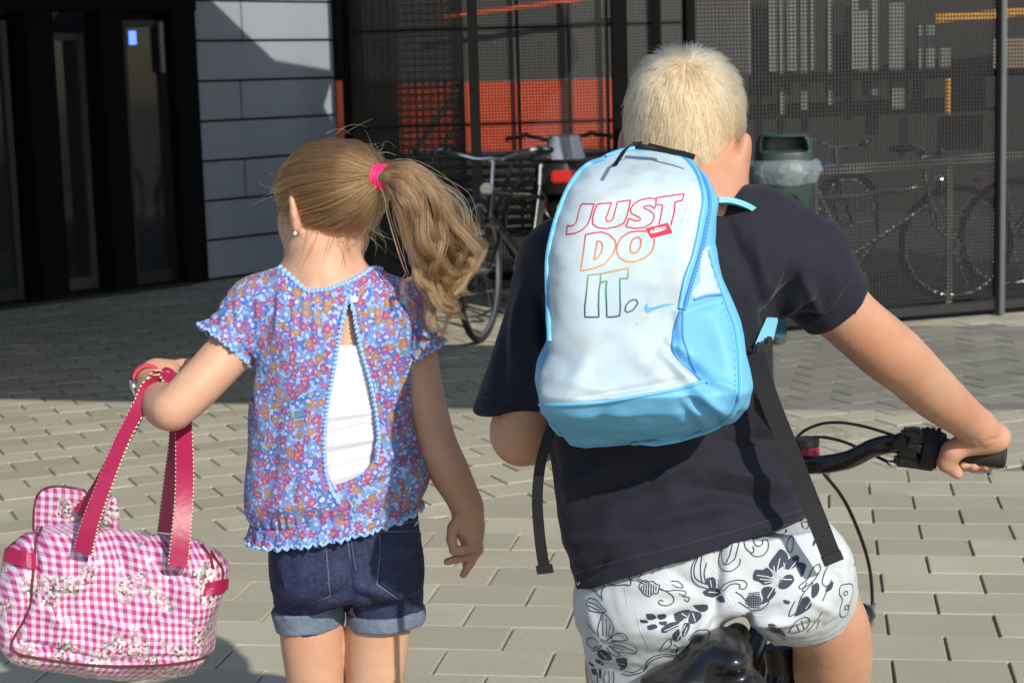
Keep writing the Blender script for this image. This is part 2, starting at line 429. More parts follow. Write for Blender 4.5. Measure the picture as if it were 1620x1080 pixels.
# flowered blouse
def floral():
    t = NT('floral_cotton'); v = t.co()
    nv = t.n('TexNoise', {'Scale': 30.0, 'Detail': 2.0}); t.put(nv, 'Vector', v)
    off = t.n('VectorMath', operation='MULTIPLY_ADD'); t.put(off, 0, nv.outputs['Color']); off.inputs[1].default_value = (.020,) * 3; t.put(off, 2, v)
    def layer(scale, petals, size, seed):
        m = t.n('Mapping'); t.put(m, 'Vector', off.outputs[0]); m.inputs['Location'].default_value = (seed, seed * .7, seed * 1.3)
        vo = t.n('TexVoronoi', {'Scale': float(scale), 'Randomness': .95}); t.put(vo, 'Vector', m.outputs[0])
        ms = t.n('VectorMath', operation='SCALE'); t.put(ms, 0, m.outputs[0]); ms.inputs['Scale'].default_value = 1.0
        d = t.n('VectorMath', operation='SUBTRACT'); t.put(d, 0, ms.outputs[0]); t.put(d, 1, vo.outputs['Position'])
        s_ = t.n('SeparateXYZ'); t.put(s_, 0, d.outputs[0]); x, z = s_.outputs[0], s_.outputs[2]
        cs = t.n('SeparateColor'); t.put(cs, 0, vo.outputs['Color'])
        ang = t.math('ADD', t.math('ARCTAN2', z, x), t.math('MULTIPLY', cs.outputs[1], 6.28))
        r = t.math('MULTIPLY', t.math('SQRT', t.math('ADD', t.math('MULTIPLY', x, x), t.math('MULTIPLY', z, z))), float(scale))
        pet = t.math('ADD', .52, t.math('MULTIPLY', t.math('ABSOLUTE', t.math('COSINE', t.math('MULTIPLY', ang, petals / 2))), .48))
        e = t.math('DIVIDE', r, t.math('MULTIPLY', pet, size))
        return t.math('LESS_THAN', e, 1.0), t.math('LESS_THAN', e, .32), cs.outputs[0], e
    base_ = t.mix(t.noise(55, 3), hexc(132, 166, 222), hexc(186, 202, 234))
    g, _, gr, _e = layer(80, 2, .42, 3.1); base_ = t.mix(t.math('MULTIPLY', g, .8), base_, t.ramp(gr, [(0, hexc(60, 120, 90)), (.5, hexc(110, 150, 90)), (.8, hexc(120, 80, 160))], 'CONSTANT'))
    b, bc, br, _e = layer(64, 5, .62, 7.7); base_ = t.mix(b, base_, t.ramp(br, [(0, hexc(62, 104, 190)), (.4, hexc(92, 146, 212)), (.75, hexc(122, 106, 178))], 'CONSTANT'))
    base_ = t.mix(bc, base_, hexc(190, 200, 226))
    b, bc, br, _e = layer(60, 5, .47, 1.9); base_ = t.mix(t.math('MULTIPLY', b, t.math('GREATER_THAN', br, .22)), base_, t.ramp(br, [(0, hexc(150, 60, 120)), (.40, hexc(164, 52, 108)), (.58, hexc(164, 116, 62)), (.86, hexc(158, 84, 150))], 'CONSTANT'))
    base_ = t.mix(t.math('MULTIPLY', bc, t.math('GREATER_THAN', br, .22)), base_, hexc(190, 140, 84))
    nb = t.math('ADD', t.math('MULTIPLY', t.noise(18, 4), 2.5), t.math('MULTIPLY', t.noise(120, 2, t.scale(v, (1, 1, .25))), .5))
    base_ = t.mix(.20, base_, hexc(112, 120, 170))
    M['floral'] = t.pbr(base_, .75, Normal=t.bump(nb, .55, .003), Sheen_Weight=.1)
floral()
simple('lace_blue', hexc(150, 188, 240), .8, (400, .6))
simple('lace_deep', hexc(96, 140, 222), .8, (400, .6))
simple('white_cotton', (.70, .72, .76), .8, (60, .25, .002), var=.03)
def denim(name, c1, c2, fade):
    t = NT(name); v = t.co(); tw = t.n('TexWave', {'Scale': 330.0, 'Distortion': 1.5, 'Detail': 2.0}, bands_direction='DIAGONAL'); t.put(tw, 'Vector', v)
    f = t.noise(14, 5); c = t.mix(f, c1, c2); c = t.mix(t.math('MULTIPLY', t.ramp(t.noise(240, 3), [(.45, 0), (.75, 1)]), .35), c, fade)
    c = t.mix(t.math('MULTIPLY', t.ramp(t.noise(26, 5, t.scale(v, (1, 1, 1.8))), [(.5, 0), (.78, 1)]), .35), c, fade)
    M[name] = t.pbr(c, .8, Normal=t.bump(t.math('ADD', t.math('MULTIPLY', tw.outputs[1], .3), t.math('MULTIPLY', t.noise(30, 4), 2)), .5, .0015))
denim('denim', hexc(16, 22, 50), hexc(30, 40, 78), hexc(74, 90, 134)); denim('denim_cuff', hexc(84, 100, 122), hexc(108, 122, 142), hexc(146, 156, 168))
simple('denim_seam', hexc(80, 92, 120), .8, (500, .6), var=.4, vs_=200)
# gingham oilcloth
t = NT('gingham_oilcloth'); v = t.co(); nv = t.n('TexNoise', {'Scale': 7.0, 'Detail': 1.0}); t.put(nv, 'Vector', v)
off = t.n('VectorMath', operation='MULTIPLY_ADD'); t.put(off, 0, nv.outputs['Color']); off.inputs[1].default_value = (.018,) * 3; t.put(off, 2, v)
mp = t.n('Mapping'); t.put(mp, 'Vector', off.outputs[0]); mp.inputs['Rotation'].default_value = (0, R(-7), 0)
s_ = t.n('SeparateXYZ'); t.put(s_, 0, mp.outputs[0])
P_ = .0118
fx = t.math('LESS_THAN', t.math('FRACT', t.math('DIVIDE', t.math('ADD', s_.outputs[0], t.math('MULTIPLY', s_.outputs[1], .8)), P_)), .5)
fz = t.math('LESS_THAN', t.math('FRACT', t.math('DIVIDE', s_.outputs[2], P_)), .5)
g = t.mix(t.math('MULTIPLY', t.math('ADD', fx, fz), .5), hexc(200, 194, 212), hexc(170, 46, 112))
g = t.mix(t.math('MULTIPLY', fx, t.math('SUBTRACT', 1.0, fz)), g, hexc(194, 124, 168))
cl = t.ramp(t.noise(17, 1, t.n('Mapping', {'Vector': v, 'Location': (3.1, 0, 1.7)}).outputs[0]), [(.52, 0), (.56, 1)])
vo = t.n('TexVoronoi', {'Scale': 200.0}); t.put(vo, 'Vector', off.outputs[0]); sc = t.n('SeparateColor'); t.put(sc, 0, vo.outputs['Color'])
fl = t.ramp(sc.outputs[0], [(0, hexc(60, 78, 66)), (.18, hexc(120, 132, 112)), (.34, hexc(206, 204, 192)), (.62, hexc(190, 140, 166)), (.80, hexc(212, 206, 198))], 'CONSTANT')
g = t.mix(t.math('MULTIPLY', t.math('MULTIPLY', cl, .85), t.math('LESS_THAN', vo.outputs[0], .62)), g, fl)
M['gingham'] = t.pbr(g, .34, Coat_Weight=.8, Coat_Roughness=.07, Normal=t.bump(t.math('ADD', t.noise(16, 3), t.math('MULTIPLY', t.noise(50, 3), .45)), .8, .007))
simple('pink_leather', hexc(152, 26, 72), .42, (90, .5, .0012), var=.2, vs_=25)
t = NT('beaded_trim'); w_ = t.n('TexWave', {'Scale': 60.0, 'Distortion': 0.0}, bands_direction='Z'); t.put(w_, 'Vector', t.co())
M['beads'] = t.pbr(t.ramp(w_.outputs[1], [(.4, hexc(94, 40, 40)), (.6, hexc(226, 205, 170))]), .6)
simple('dark_piping', hexc(96, 44, 44), .5)
# backpack cloth
t = NT('white_nylon'); v = t.co(); a = t.noise(7, 4); b = t.noise(24, 5)
c = t.mix(t.ramp(a, [(.35, 0), (.7, 1)]), hexc(164, 186, 198), hexc(188, 205, 214)); c = t.mix(t.math('MULTIPLY', t.ramp(b, [(.50, 0), (.70, 1)]), .42), c, hexc(150, 152, 142))
c = t.mix(t.math('MULTIPLY', t.ramp(t.noise(120, 2), [(.74, 0), (.78, 1)]), .35), c, hexc(110, 112, 110))
M['pack_white'] = t.pbr(c, .55, Normal=t.bump(t.math('ADD', t.math('MULTIPLY', t.noise(15, 3), 3), t.math('MULTIPLY', t.noise(600, 1), .2)), .35, .002))
simple('pack_blue', hexc(104, 176, 220), .6, (14, .5, .004), var=.06)
simple('pack_edge', hexc(104, 180, 224), .5, (300, .3), var=.1)
simple('pack_zip', hexc(70, 140, 205), .5, (300, .3), var=.1)
t = NT('black_webbing'); w_ = t.n('TexWave', {'Scale': 130.0, 'Distortion': 0.3}, bands_direction='Z'); t.put(w_, 'Vector', t.co())
M['webbing'] = t.pbr(t.mix(w_.outputs[1], (.006, .006, .007), (.016, .016, .018)), .6, Normal=t.bump(w_.outputs[1], .8, .0015))
simple('black_plastic', (.012, .012, .013), .42, (80, .2)); simple('black_rubber', (.016, .016, .017), .75, (200, .5)); simple('black_nylon', (.010, .010, .012), .6, (400, .3))
simple('saddle_vinyl', (.008, .008, .010), .30, (60, .15, .0015), Coat_Weight=.35, Coat_Roughness=.16)
simple('black_enamel', (.010, .010, .011), .25, Coat_Weight=.7)
simple('magenta_enamel', hexc(150, 20, 70), .3, Coat_Weight=.7)
simple('chrome', (.75, .75, .76), .18, Metallic=1.0); simple('alu', (.55, .56, .57), .38, Metallic=1.0)
simple('shorts_cloth', hexc(184, 191, 196), .8, (18, .6, .004), var=.06)
simple('ink', hexc(52, 58, 76), .8); simple('seam_white', hexc(206, 210, 210), .8, (300, .5))
def ink(name, c): simple(name, hexc(*c), .6, var=.05)
ink('print_red', (196, 24, 70)); ink('print_orange', (214, 120, 44)); ink('print_green', (60, 140, 90)); ink('print_teal', (24, 78, 92)); ink('print_blue', (70, 160, 214)); ink('tag_red', (216, 28, 56)); ink('tag_white', (240, 240, 240))
t = NT('rainbow_print'); g_ = t.n('TexCoord'); s_ = t.n('SeparateXYZ'); t.put(s_, 0, g_.outputs['Generated'])
M['rainbow'] = t.pbr(t.ramp(s_.outputs[2], [(0, hexc(20, 44, 84)), (.15, hexc(20, 80, 84)), (.33, hexc(70, 150, 84)), (.42, hexc(214, 138, 40)), (.58, hexc(210, 100, 50)), (.70, hexc(196, 24, 70)), (1, hexc(200, 20, 60))]), .6)
# place
t = NT('paver_concrete'); oi = t.n('ObjectInfo').outputs['Random']; g0 = t.n('NewGeometry').outputs['Random Per Island']; v = t.n('NewGeometry').outputs['Position']
rn = t.math('FRACT', t.math('ADD', oi, g0)); c = t.mix(rn, (.35, .33, .255), (.485, .46, .365))
c = t.mix(t.math('MULTIPLY', t.ramp(t.noise(3.0, 5, v), [(.35, 0), (.75, 1)]), .5), c, (.32, .302, .24))
c = t.mix(t.math('MULTIPLY', t.ramp(t.noise(120, 3, v), [(.5, 0), (.75, 1)]), .30), c, (.17, .16, .135))
c = t.mix(t.math('MULTIPLY', t.ramp(t.noise(28, 2, v), [(.73, 0), (.76, 1)]), .5), c, (.12, .115, .10))
M['paver'] = t.pbr(c, .88, Normal=t.bump(t.noise(260, 3, v), .35, .0012))
simple('joint_sand', (.20, .19, .155), .95, (120, .6), var=.4, vs_=20)
simple('moss', (.10, .12, .045), .9, var=.4, vs_=30)
simple('floor_shade', (.060, .060, .058), .9, (80, .5, .004), var=.25)
t = NT('grey_cladding'); c = t.mix(t.noise(2.5, 5), (.24, .265, .31), (.31, .335, .375)); c = t.mix(t.math('MULTIPLY', t.n('ObjectInfo').outputs['Random'], .35), c, (.26, .29, .33)); M['clad'] = t.pbr(c, .55, Normal=t.bump(t.noise(90, 3), .2, .002))
simple('black_steel', (.003, .003, .0033), .85, Specular_IOR_Level=.15); simple('dark_frame', (.014, .014, .015), .5); simple('grey_frame', (.07, .07, .066), .5)
simple('mesh_steel', (.008, .008, .009), .6); simple('galvanised', (.12, .13, .14), .5, Metallic=.5)
t = NT('tinted_glass'); M['glass'] = t.pbr((.03, .035, .038), .05, Transmission_Weight=.0, Specular_IOR_Level=.8, Alpha=.55)
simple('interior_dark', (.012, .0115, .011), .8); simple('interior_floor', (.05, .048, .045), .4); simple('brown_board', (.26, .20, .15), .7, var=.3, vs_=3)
t = NT('orange_paint'); M['orange'] = t.pbr(t.mix(t.noise(1.5, 4), hexc(214, 80, 50), hexc(226, 100, 66)), .55)
simple('grey_render', (.10, .10, .098), .85, (40, .4, .004), var=.2, vs_=2); simple('light_slat', (.20, .205, .205), .6, var=.2, vs_=2); simple('dark_wall', (.034, .033, .032), .85, var=.4, vs_=1.5)
simple('yellow_paint', hexc(216, 150, 40), .5); simple('bin_green', hexc(46, 66, 66), .42, (20, .1), var=.1); simple('bin_dark', hexc(22, 40, 38), .5)
t = NT('bin_bag'); M['bag_film'] = t.pbr((.34, .42, .46), .22, Alpha=.42, Normal=t.bump(t.noise(40, 4), .9, .01))
simple('red_lens', hexc(190, 20, 24), .25, Coat_Weight=.8); simple('amber_lens', hexc(220, 130, 20), .3); simple('helmet_grey', hexc(150, 160, 176), .35, Coat_Weight=.3, var=.05); simple('blue_cap', hexc(60, 150, 190), .5)
simple('plate_yellow', hexc(206, 190, 60), .5)
t = NT('blue_screen'); e = t.n('Emission', {'Color': (.12, .25, 1, 1), 'Strength': 2.2}); t.t.links.new(e.outputs[0], t.out.inputs[0]); M['screen'] = t.m
simple('pink_rubber', hexc(244, 74, 92), .5); simple('shoe_canvas', hexc(190, 60, 100), .8); simple('shoe_white', (.7, .7, .7), .6); simple('hair_elastic', hexc(246, 30, 120), .6)
simple('tyre', (.014, .014, .015), .8, (150, .5)); simple('pearl', (.85, .82, .78), .2)
simple('sky_blue_strap', hexc(130, 200, 226), .6)
# ================================================================== the place
H = 1.36
g = MB(); g.box((0, 60, -.06), (260, 260, .10)); ground = g.build('ground', M['joint_sand'], kind='structure', smooth=False)
# pavement laid in two directions; the seam runs across the picture
pav = thing('pavement', None, None, kind='structure')
def paver_mesh(L, D):
    m = MB(); m.box((0, 0, -.03), (L, D, .06)); bm = m.bm
    top = [e for e in bm.edges if all(v.co.z > -.001 for v in e.verts)]
    bmesh.ops.bevel(bm, geom=top, offset=.0022, segments=1, affect='EDGES')
    me = bpy.data.meshes.new('paver'); bm.to_mesh(me); bm.free(); me.materials.append(M['paver']); return me
def seam(x): return 5.68 + .24 * x                # where the laying direction changes
cells = []
L1, D1 = .262, .186; A1 = R(-9.5)
for r in range(-30, 60):
    for c in range(-40, 40):
        u = c * L1 + (r % 2) * L1 / 2 + .035; w = r * D1; x = u * math.cos(A1) - w * math.sin(A1); y = 3.95 + u * math.sin(A1) + w * math.cos(A1)
        if y < seam(x) + .06 and y > .3 and abs(x) < 1.2 + .55 * y: cells.append((x, y, A1, 0))
A2 = R(23); L2, D2 = .225, .160; ca, sa = math.cos(A2), math.sin(A2)
for r in range(-140, 160):
    for c in range(-120, 120):
        u = c * L2 + (r % 2) * L2 / 2; w = r * D2; x = u * ca - w * sa; y = 6 + u * sa + w * ca
        if y >= seam(x) - .05 and y < 17 and abs(x) < 1.0 + .42 * y: cells.append((x, y, A2, 1))
def seen(c):
    p = PX(np.array([[c[0], c[1], 0]]))[0]; return -40 < p[0] < 1660 and p[1] < 1110
cells.sort(key=lambda c: (not seen(c), c[1]))
mesh_a, mesh_b = paver_mesh(L1 - .0065, D1 - .0016), paver_mesh(L2 - .009, D2 - .0014)
rr = random.Random(3); rest = [[], []]
for i, (x, y, a, k) in enumerate(cells):
    dz = rr.uniform(-.0014, .0010) - (.0045 if k else 0); da = rr.uniform(-.006, .006)
    if i < 299:
        o = bpy.data.objects.new('paver', mesh_b if k else mesh_a); S.collection.objects.link(o); o.parent = pav; o.location = (x, y, dz); o.rotation_euler = (rr.uniform(-.003, .003), rr.uniform(-.003, .003), a + da)
    else: rest[k].append((x, y, dz, a + da))
Vv, Ff = [], []
for k, me in ((0, mesh_a), (1, mesh_b)):
    bv_ = np.array([v.co[:] for v in me.vertices]); tri = []
    for p in me.polygons:
        vs4 = list(p.vertices)
        for j in range(1, len(vs4) - 1): tri.append((vs4[0], vs4[j], vs4[j + 1]))
    tri = np.array(tri)
    for x, y, z, a in rest[k]:
        c_, s_ = math.cos(a), math.sin(a); q = bv_.copy(); q[:, 0] = bv_[:, 0] * c_ - bv_[:, 1] * s_ + x; q[:, 1] = bv_[:, 0] * s_ + bv_[:, 1] * c_ + y; q[:, 2] += z
        Ff.append(tri + sum(len(w) for w in Vv[-1:]) * 0 + len(Vv) * len(bv_)); Vv.append(q)
link('paving_field', npmesh(np.concatenate(Vv), np.concatenate(Ff), False), M['paver'], pav, kind='stuff')
# tufts growing in joints
g = MB()
for cx, cy, n in ((1240, 700, 40), (1330, 690, 26), (1300, 720, 14)):
    for _ in range(n):
        p = WG(cx + rr.gauss(0, 16), cy + rr.gauss(0, 4)); q = p + Vector((rr.uniform(-.012, .012), rr.uniform(-.01, .01), rr.uniform(.006, .022)))
        a = p + Vector((.003, 0, 0)); g.bm.faces.new([g.bm.verts.new(w) for w in (p, a, q)])
g.build('weeds', M['moss'], kind='stuff', smooth=False)

# ---- building with the sliding doors: facade line runs away to the right
FD = Vector((.656, .755, 0)); FN = Vector((.755, -.656, 0)); FO = Vector((-2.14, 12.8, 0))      # direction, outward normal, corner at px 325
RF = Matrix((FD, -FN, Vector((0, 0, 1)))).transposed()
def FP(s, out=0, z=0): return FO + FD * s + FN * out + Vector((0, 0, z))
bld = thing('entrance_building', 'dark modern building with black framed glass doors and grey cladding', 'building', (-2.14, 12.8, 0))
def fbox(name, s0, s1, o0, o1, z0, z1, mat, parent=bld, bev=0):
    g = MB(); g.box(FP((s0 + s1) / 2, (o0 + o1) / 2, (z0 + z1) / 2), (abs(s1 - s0), abs(o1 - o0), abs(z1 - z0)), RF, bev); return g.build(name, mat, parent, smooth=False)
fbox('wall', .0, 1.32, -.30, -.012, 0, 3.4, M['black_steel'])
RH = .276
for r in range(12):
    cuts = [.012, 1.32] if r in (1, 3, 5) else ([.012, .44, 1.32] if r == 6 else [.012, .40, 1.32])
    if r in (0,): cuts = [.012, 1.32]
    for a, b in zip(cuts, cuts[1:]): fbox('panel', a + .005, b - .005, 0, .018, r * RH + .012, (r + 1) * RH - .004, M['clad'], bev=.004)
fbox('plinth', .0, 1.32, -.012, .03, .0, .018, M['dark_frame'])
fbox('lintel', -4.2, .0, -.2, .06, 1.86, 3.4, M['black_steel'])
fbox('door_post', -.205, -.002, -.16, .05, 0, 1.858, M['black_steel'], bev=.004)
fbox('threshold', -4.2, -.21, -.1, .12, .0, .02, M['dark_frame'])
def leaf(s0, s1, out, fr, z1=1.80, w=.045):
    d = fbox('door', s0, s0 + w, out, out + .05, .03, z1, fr)
    fbox('stile', s1 - w, s1, out, out + .05, .03, z1, fr, d); fbox('bottom_rail', s0 + w, s1 - w, out, out + .045, .03, .03 + w * 1.7, fr, d)
    fbox('top_rail', s0 + w, s1 - w, out, out + .045, z1 - w, z1, fr, d); fbox('pane', s0 + w, s1 - w, out + .018, out + .026, .03 + w * 1.7, z1 - w, M['glass'], d)
leaf(-.58, -.21, -.08, M['dark_frame']); leaf(-1.10, -.78, -.22, M['grey_frame'], 1.72); leaf(-1.95, -1.45, -.10, M['dark_frame'])
fbox('jamb', -.78, -.60, -.14, .02, .02, 1.858, M['black_steel'])
fbox('jamb', -1.33, -1.12, -.5, -.02, .02, 1.858, M['black_steel'])
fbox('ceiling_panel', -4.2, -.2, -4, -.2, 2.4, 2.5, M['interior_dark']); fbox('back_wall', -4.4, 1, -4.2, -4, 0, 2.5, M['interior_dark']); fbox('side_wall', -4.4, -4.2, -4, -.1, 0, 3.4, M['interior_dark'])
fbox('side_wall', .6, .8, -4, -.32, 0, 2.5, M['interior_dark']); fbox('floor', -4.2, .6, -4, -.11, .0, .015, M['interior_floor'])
fbox('backing_board', -.5, -.27, -.30, -.28, .35, 1.28, M['brown_board']); fbox('backing_board', -.56, -.40, -.32, -.30, 1.30, 1.46, M['dark_frame'])  # the brown board stands in for the brownish reflection in the door glass
fbox('lit_sign', -.50, -.445, -.05, -.04, 1.64, 1.73, M['screen'])
fbox('painted_reflection', -.275, -.245, -.02, .0, 1.45, 1.79, M['light_slat'])  # pale strip painted in as the white upright reflection by the door
# thin unseen slab added overhead, outline cut to shape the shade and sun patches
g = MB(); poly = [(-9, 5.0), (.12, 3.98), (3.3, 3.1), (3.3, 5.0), (2.0, 5.2), (1.7, 9.6), (.8, 10.65), (.12, 11.15), (.006, 11.57), (-.435, 11.25), (-1.18, 11.41), (-1.3, 12.9), (-9, 12.9)]
b0 = [g.bm.verts.new((x, y, 3.0)) for x, y in poly]; b1 = [g.bm.verts.new((x, y, 3.05)) for x, y in poly]
g.bm.faces.new(b0); g.bm.faces.new(b1[::-1])
for i in range(len(poly)): g.bm.faces.new((b0[i], b0[i - 1], b1[i - 1], b1[i]))
g.build('shade_slab', M['grey_render'], bld, smooth=False)
for k in range(34):  # slats added out of view to half-shade the paving on the right
    g = MB(); g.box((6.3, 4.15 - .45 + (k - 17) * .072 + .0, 3.25), (6.0, .032, .006), Matrix.Rotation(R(-8), 3, 'Z')); g.build('half_shade_slat', M['grey_render'], bld, smooth=False)
# black recess and orange post beside the cladding
fbox('recess_wall', 1.405, 2.1, -.28, -.1, 0, 3.4, M['black_steel']); fbox('orange_post', 1.325, 1.40, -.12, .02, .78, 1.36, M['orange']); fbox('recess_wall', 1.325, 1.40, -.12, .0, 0, .778, M['black_steel'])

# ---- wall far behind the cage: dark foot, orange band, grey render above
bw = thing('banded_wall', 'grey wall with a wide orange band behind the wire mesh', 'wall', (0, 16, 0))
def wall(name, x0, x1, y, z0, z1, mat, parent=bw, t_=.2):
    g = MB(); g.box(((x0 + x1) / 2, y + t_ / 2, (z0 + z1) / 2), (x1 - x0, t_, z1 - z0)); return g.build(name, mat, parent, smooth=False)
wall('lower_wall', -1.35, 2.05, 15.6, 0, .735, M['dark_wall']); wall('orange_band', -1.35, 1.02, 15.59, .735, 1.315, M['orange']); wall('upper_wall', -1.35, 2.05, 15.6, 1.317, 3.4, M['grey_render'])
wall('lower_wall', 1.02, 2.05, 15.6, .735, 1.315, M['dark_wall'])
for i, x in enumerate((-.9, -.35, .12, .55, .86, 1.3)):
    g = MB(); g.box((x, 15.5, 1.7), (.018 + .016 * (i % 2), .05, 3.4)); g.build('mullion', M['black_steel'], bw, smooth=False)
for k in range(9):
    g = MB(); g.box((.35, 15.52, .10 + k * .078), (3.3, .06, .018)); g.build('slat', M['grey_render'], bw, smooth=False)
g = MB(); g.bar((-1.0, 14.6, .45), (-.35, 14.6, 1.28), .06, .05); g.bar((-1.0, 14.6, .2), (-.35, 14.6, 1.03), .03, .03); g.build('stair_rail', M['grey_render'], bw, smooth=False)
g = MB(); g.bar((-.5, 15.3, 1.85), (1.2, 15.3, 2.02), .03, .03); g.build('orange_rail', M['orange'], bw, smooth=False)

dw = thing('screen_wall', 'dark back wall hung with pale upright slats behind the bicycles', 'wall', (4, 17, 0))
wall('wall', 2.06, 9.5, 17.0, 0, 3.4, M['dark_wall'], dw)
for i, (px, wpx, y0, y1) in enumerate(((1112, 44, -30, 118), (1162, 46, -30, 122), (1222, 12, -30, 115), (1236, 6, -30, 180), (1252, 12, -30, 112), (1272, 8, -30, 175), (1285, 6, -30, 110), (1312, 7, -30, 168), (1352, 12, -30, 110), (1366, 16, 15, 112), (1382, 10, -30, 150), (1418, 22, 5, 112), (1420, 18, 120, 172), (1455, 8, 40, 110), (1472, 14, 40, 112), (1494, 16, 74, 112))):
    a = W(px - wpx / 2, y1, 16.7); b = W(px + wpx / 2, y0, 16.7); g = MB(); g.box(((a.x + b.x) / 2, 16.7, (a.z + b.z) / 2), (b.x - a.x, .05, b.z - a.z)); g.build('slat', M['light_slat'], dw, smooth=False)
for px, w_, y0, y1, mt in ((1500, 8, 124, 180, 'yellow_paint'), (1600, 60, 60, 110, 'brown_board'), (1592, 70, 120, 170, 'dark_wall')):
    a = W(px - w_ / 2, y1, 16.5); b = W(px + w_ / 2, y0, 16.5); g = MB(); g.box(((a.x + b.x) / 2, 16.5, (a.z + b.z) / 2), (b.x - a.x, .05, b.z - a.z)); g.build('panel', M[mt], dw, smooth=False)
a = W(1480, 30, 16.4); g = MB(); g.bar(a, W(1680, 14, 16.4), .07, .07); g.build('yellow_beam', M['yellow_paint'], dw, smooth=False)
g = MB(); g.bar(W(1090, 130, 16.6), W(1640, 112, 16.6), .05, .10); g.build('cross_rail', M['black_steel'], dw, smooth=False)

# ---- the wire cage: back panel and right panel
def mesh_panel(name, label, A, B, z1, posts, pitch=.0200, wv=.0075, wh=.0085, rail=(), pm='galvanised'):
    A, B = Vector(A), Vector(B); L = (B - A).length; d = (B - A) / L; q = Matrix((d, Vector((-d.y, d.x, 0)), Vector((0, 0, 1)))).transposed()
    t_ = thing(name, label, 'fence', tuple(A)); g = MB(); n = int(L / pitch)
    for i in range(n + 1): g.box(A + d * (i * pitch) + Vector((0, 0, .10 + z1 / 2)), (wv, .003, z1), q)
    g.build('upright_wires', M['mesh_steel'], t_, smooth=False, kind='stuff'); g = MB(); nn = Vector((-d.y, d.x, 0))
    for i in range(int(z1 / pitch)): g.box((A + B) / 2 + nn * .006 + Vector((0, 0, .10 + i * pitch)), (L, .004, wh), q)
    g.build('level_wires', M['mesh_steel'], t_, smooth=False, kind='stuff')
    for s_, w, mt in posts:
        g = MB(); g.box(A + d * s_ + nn * -.03 + Vector((0, 0, .05 + z1 / 2)), (w, .05, z1 + .10), q, .004); g.build('post', M[mt], t_, smooth=False)
    for z, w, off, mt in rail:
        g = MB(); g.box((A + B) / 2 + nn * off + Vector((0, 0, z)), (L, .04, w), q); g.build('rail', M[mt], t_, smooth=False)
    return t_
mesh_panel('mesh_fence', 'black wire mesh in front of the orange banded wall, behind the scooter', (-1.02, 11.7, 0), (1.18, 11.7, 0), 2.5,
           [(.83, .07, 'dark_frame'), (1.75, .10, 'black_steel'), (1.98, .05, 'black_steel'), (.03, .05, 'black_steel')], rail=[(.09, .05, 0, 'black_steel'), (1.06, .02, .02, 'black_steel'), (.62, .03, .02, 'black_steel'), (1.66, .02, .02, 'black_steel')])
mesh_panel('mesh_fence', 'added denser wire mesh that deepens the shade left of the orange band', (-1.05, 13.4, 0), (-.30, 13.4, 0), 2.5, [(.02, .05, 'black_steel')], pitch=.016, wv=.009, wh=.009)  # extra mesh layer added to darken the shaded left end of the wall
PA, PB = WG(1088, 538), WG(1620, 493); PB = PA + (PB - PA) * 1.9; LL = (WG(1578, 497) - PA).length
mesh_panel('mesh_fence', 'long wire mesh with a grey steel post, caging the parked bicycles', PA, PB, 2.4, [(.02, .05, 'black_steel'), (LL, .034, 'galvanised'), (LL * 1.86, .034, 'galvanised')],
           rail=[(.055, .045, 0, 'dark_frame')])

g = MB(); g.bm.faces.new([g.bm.verts.new(p) for p in ((PA.x + .02, PA.y + .05, .006), (PB.x, PB.y + .05, .006), (PB.x + 1, 17, .006), (-1.3, 17, .006), (-1.3, 11.8, .006), (PA.x, 11.8, .006))]); g.build('shade_sheet', M['floor_shade'], kind='structure', smooth=False)  # dark sheet laid in so the sunlit ground behind the mesh looks shaded
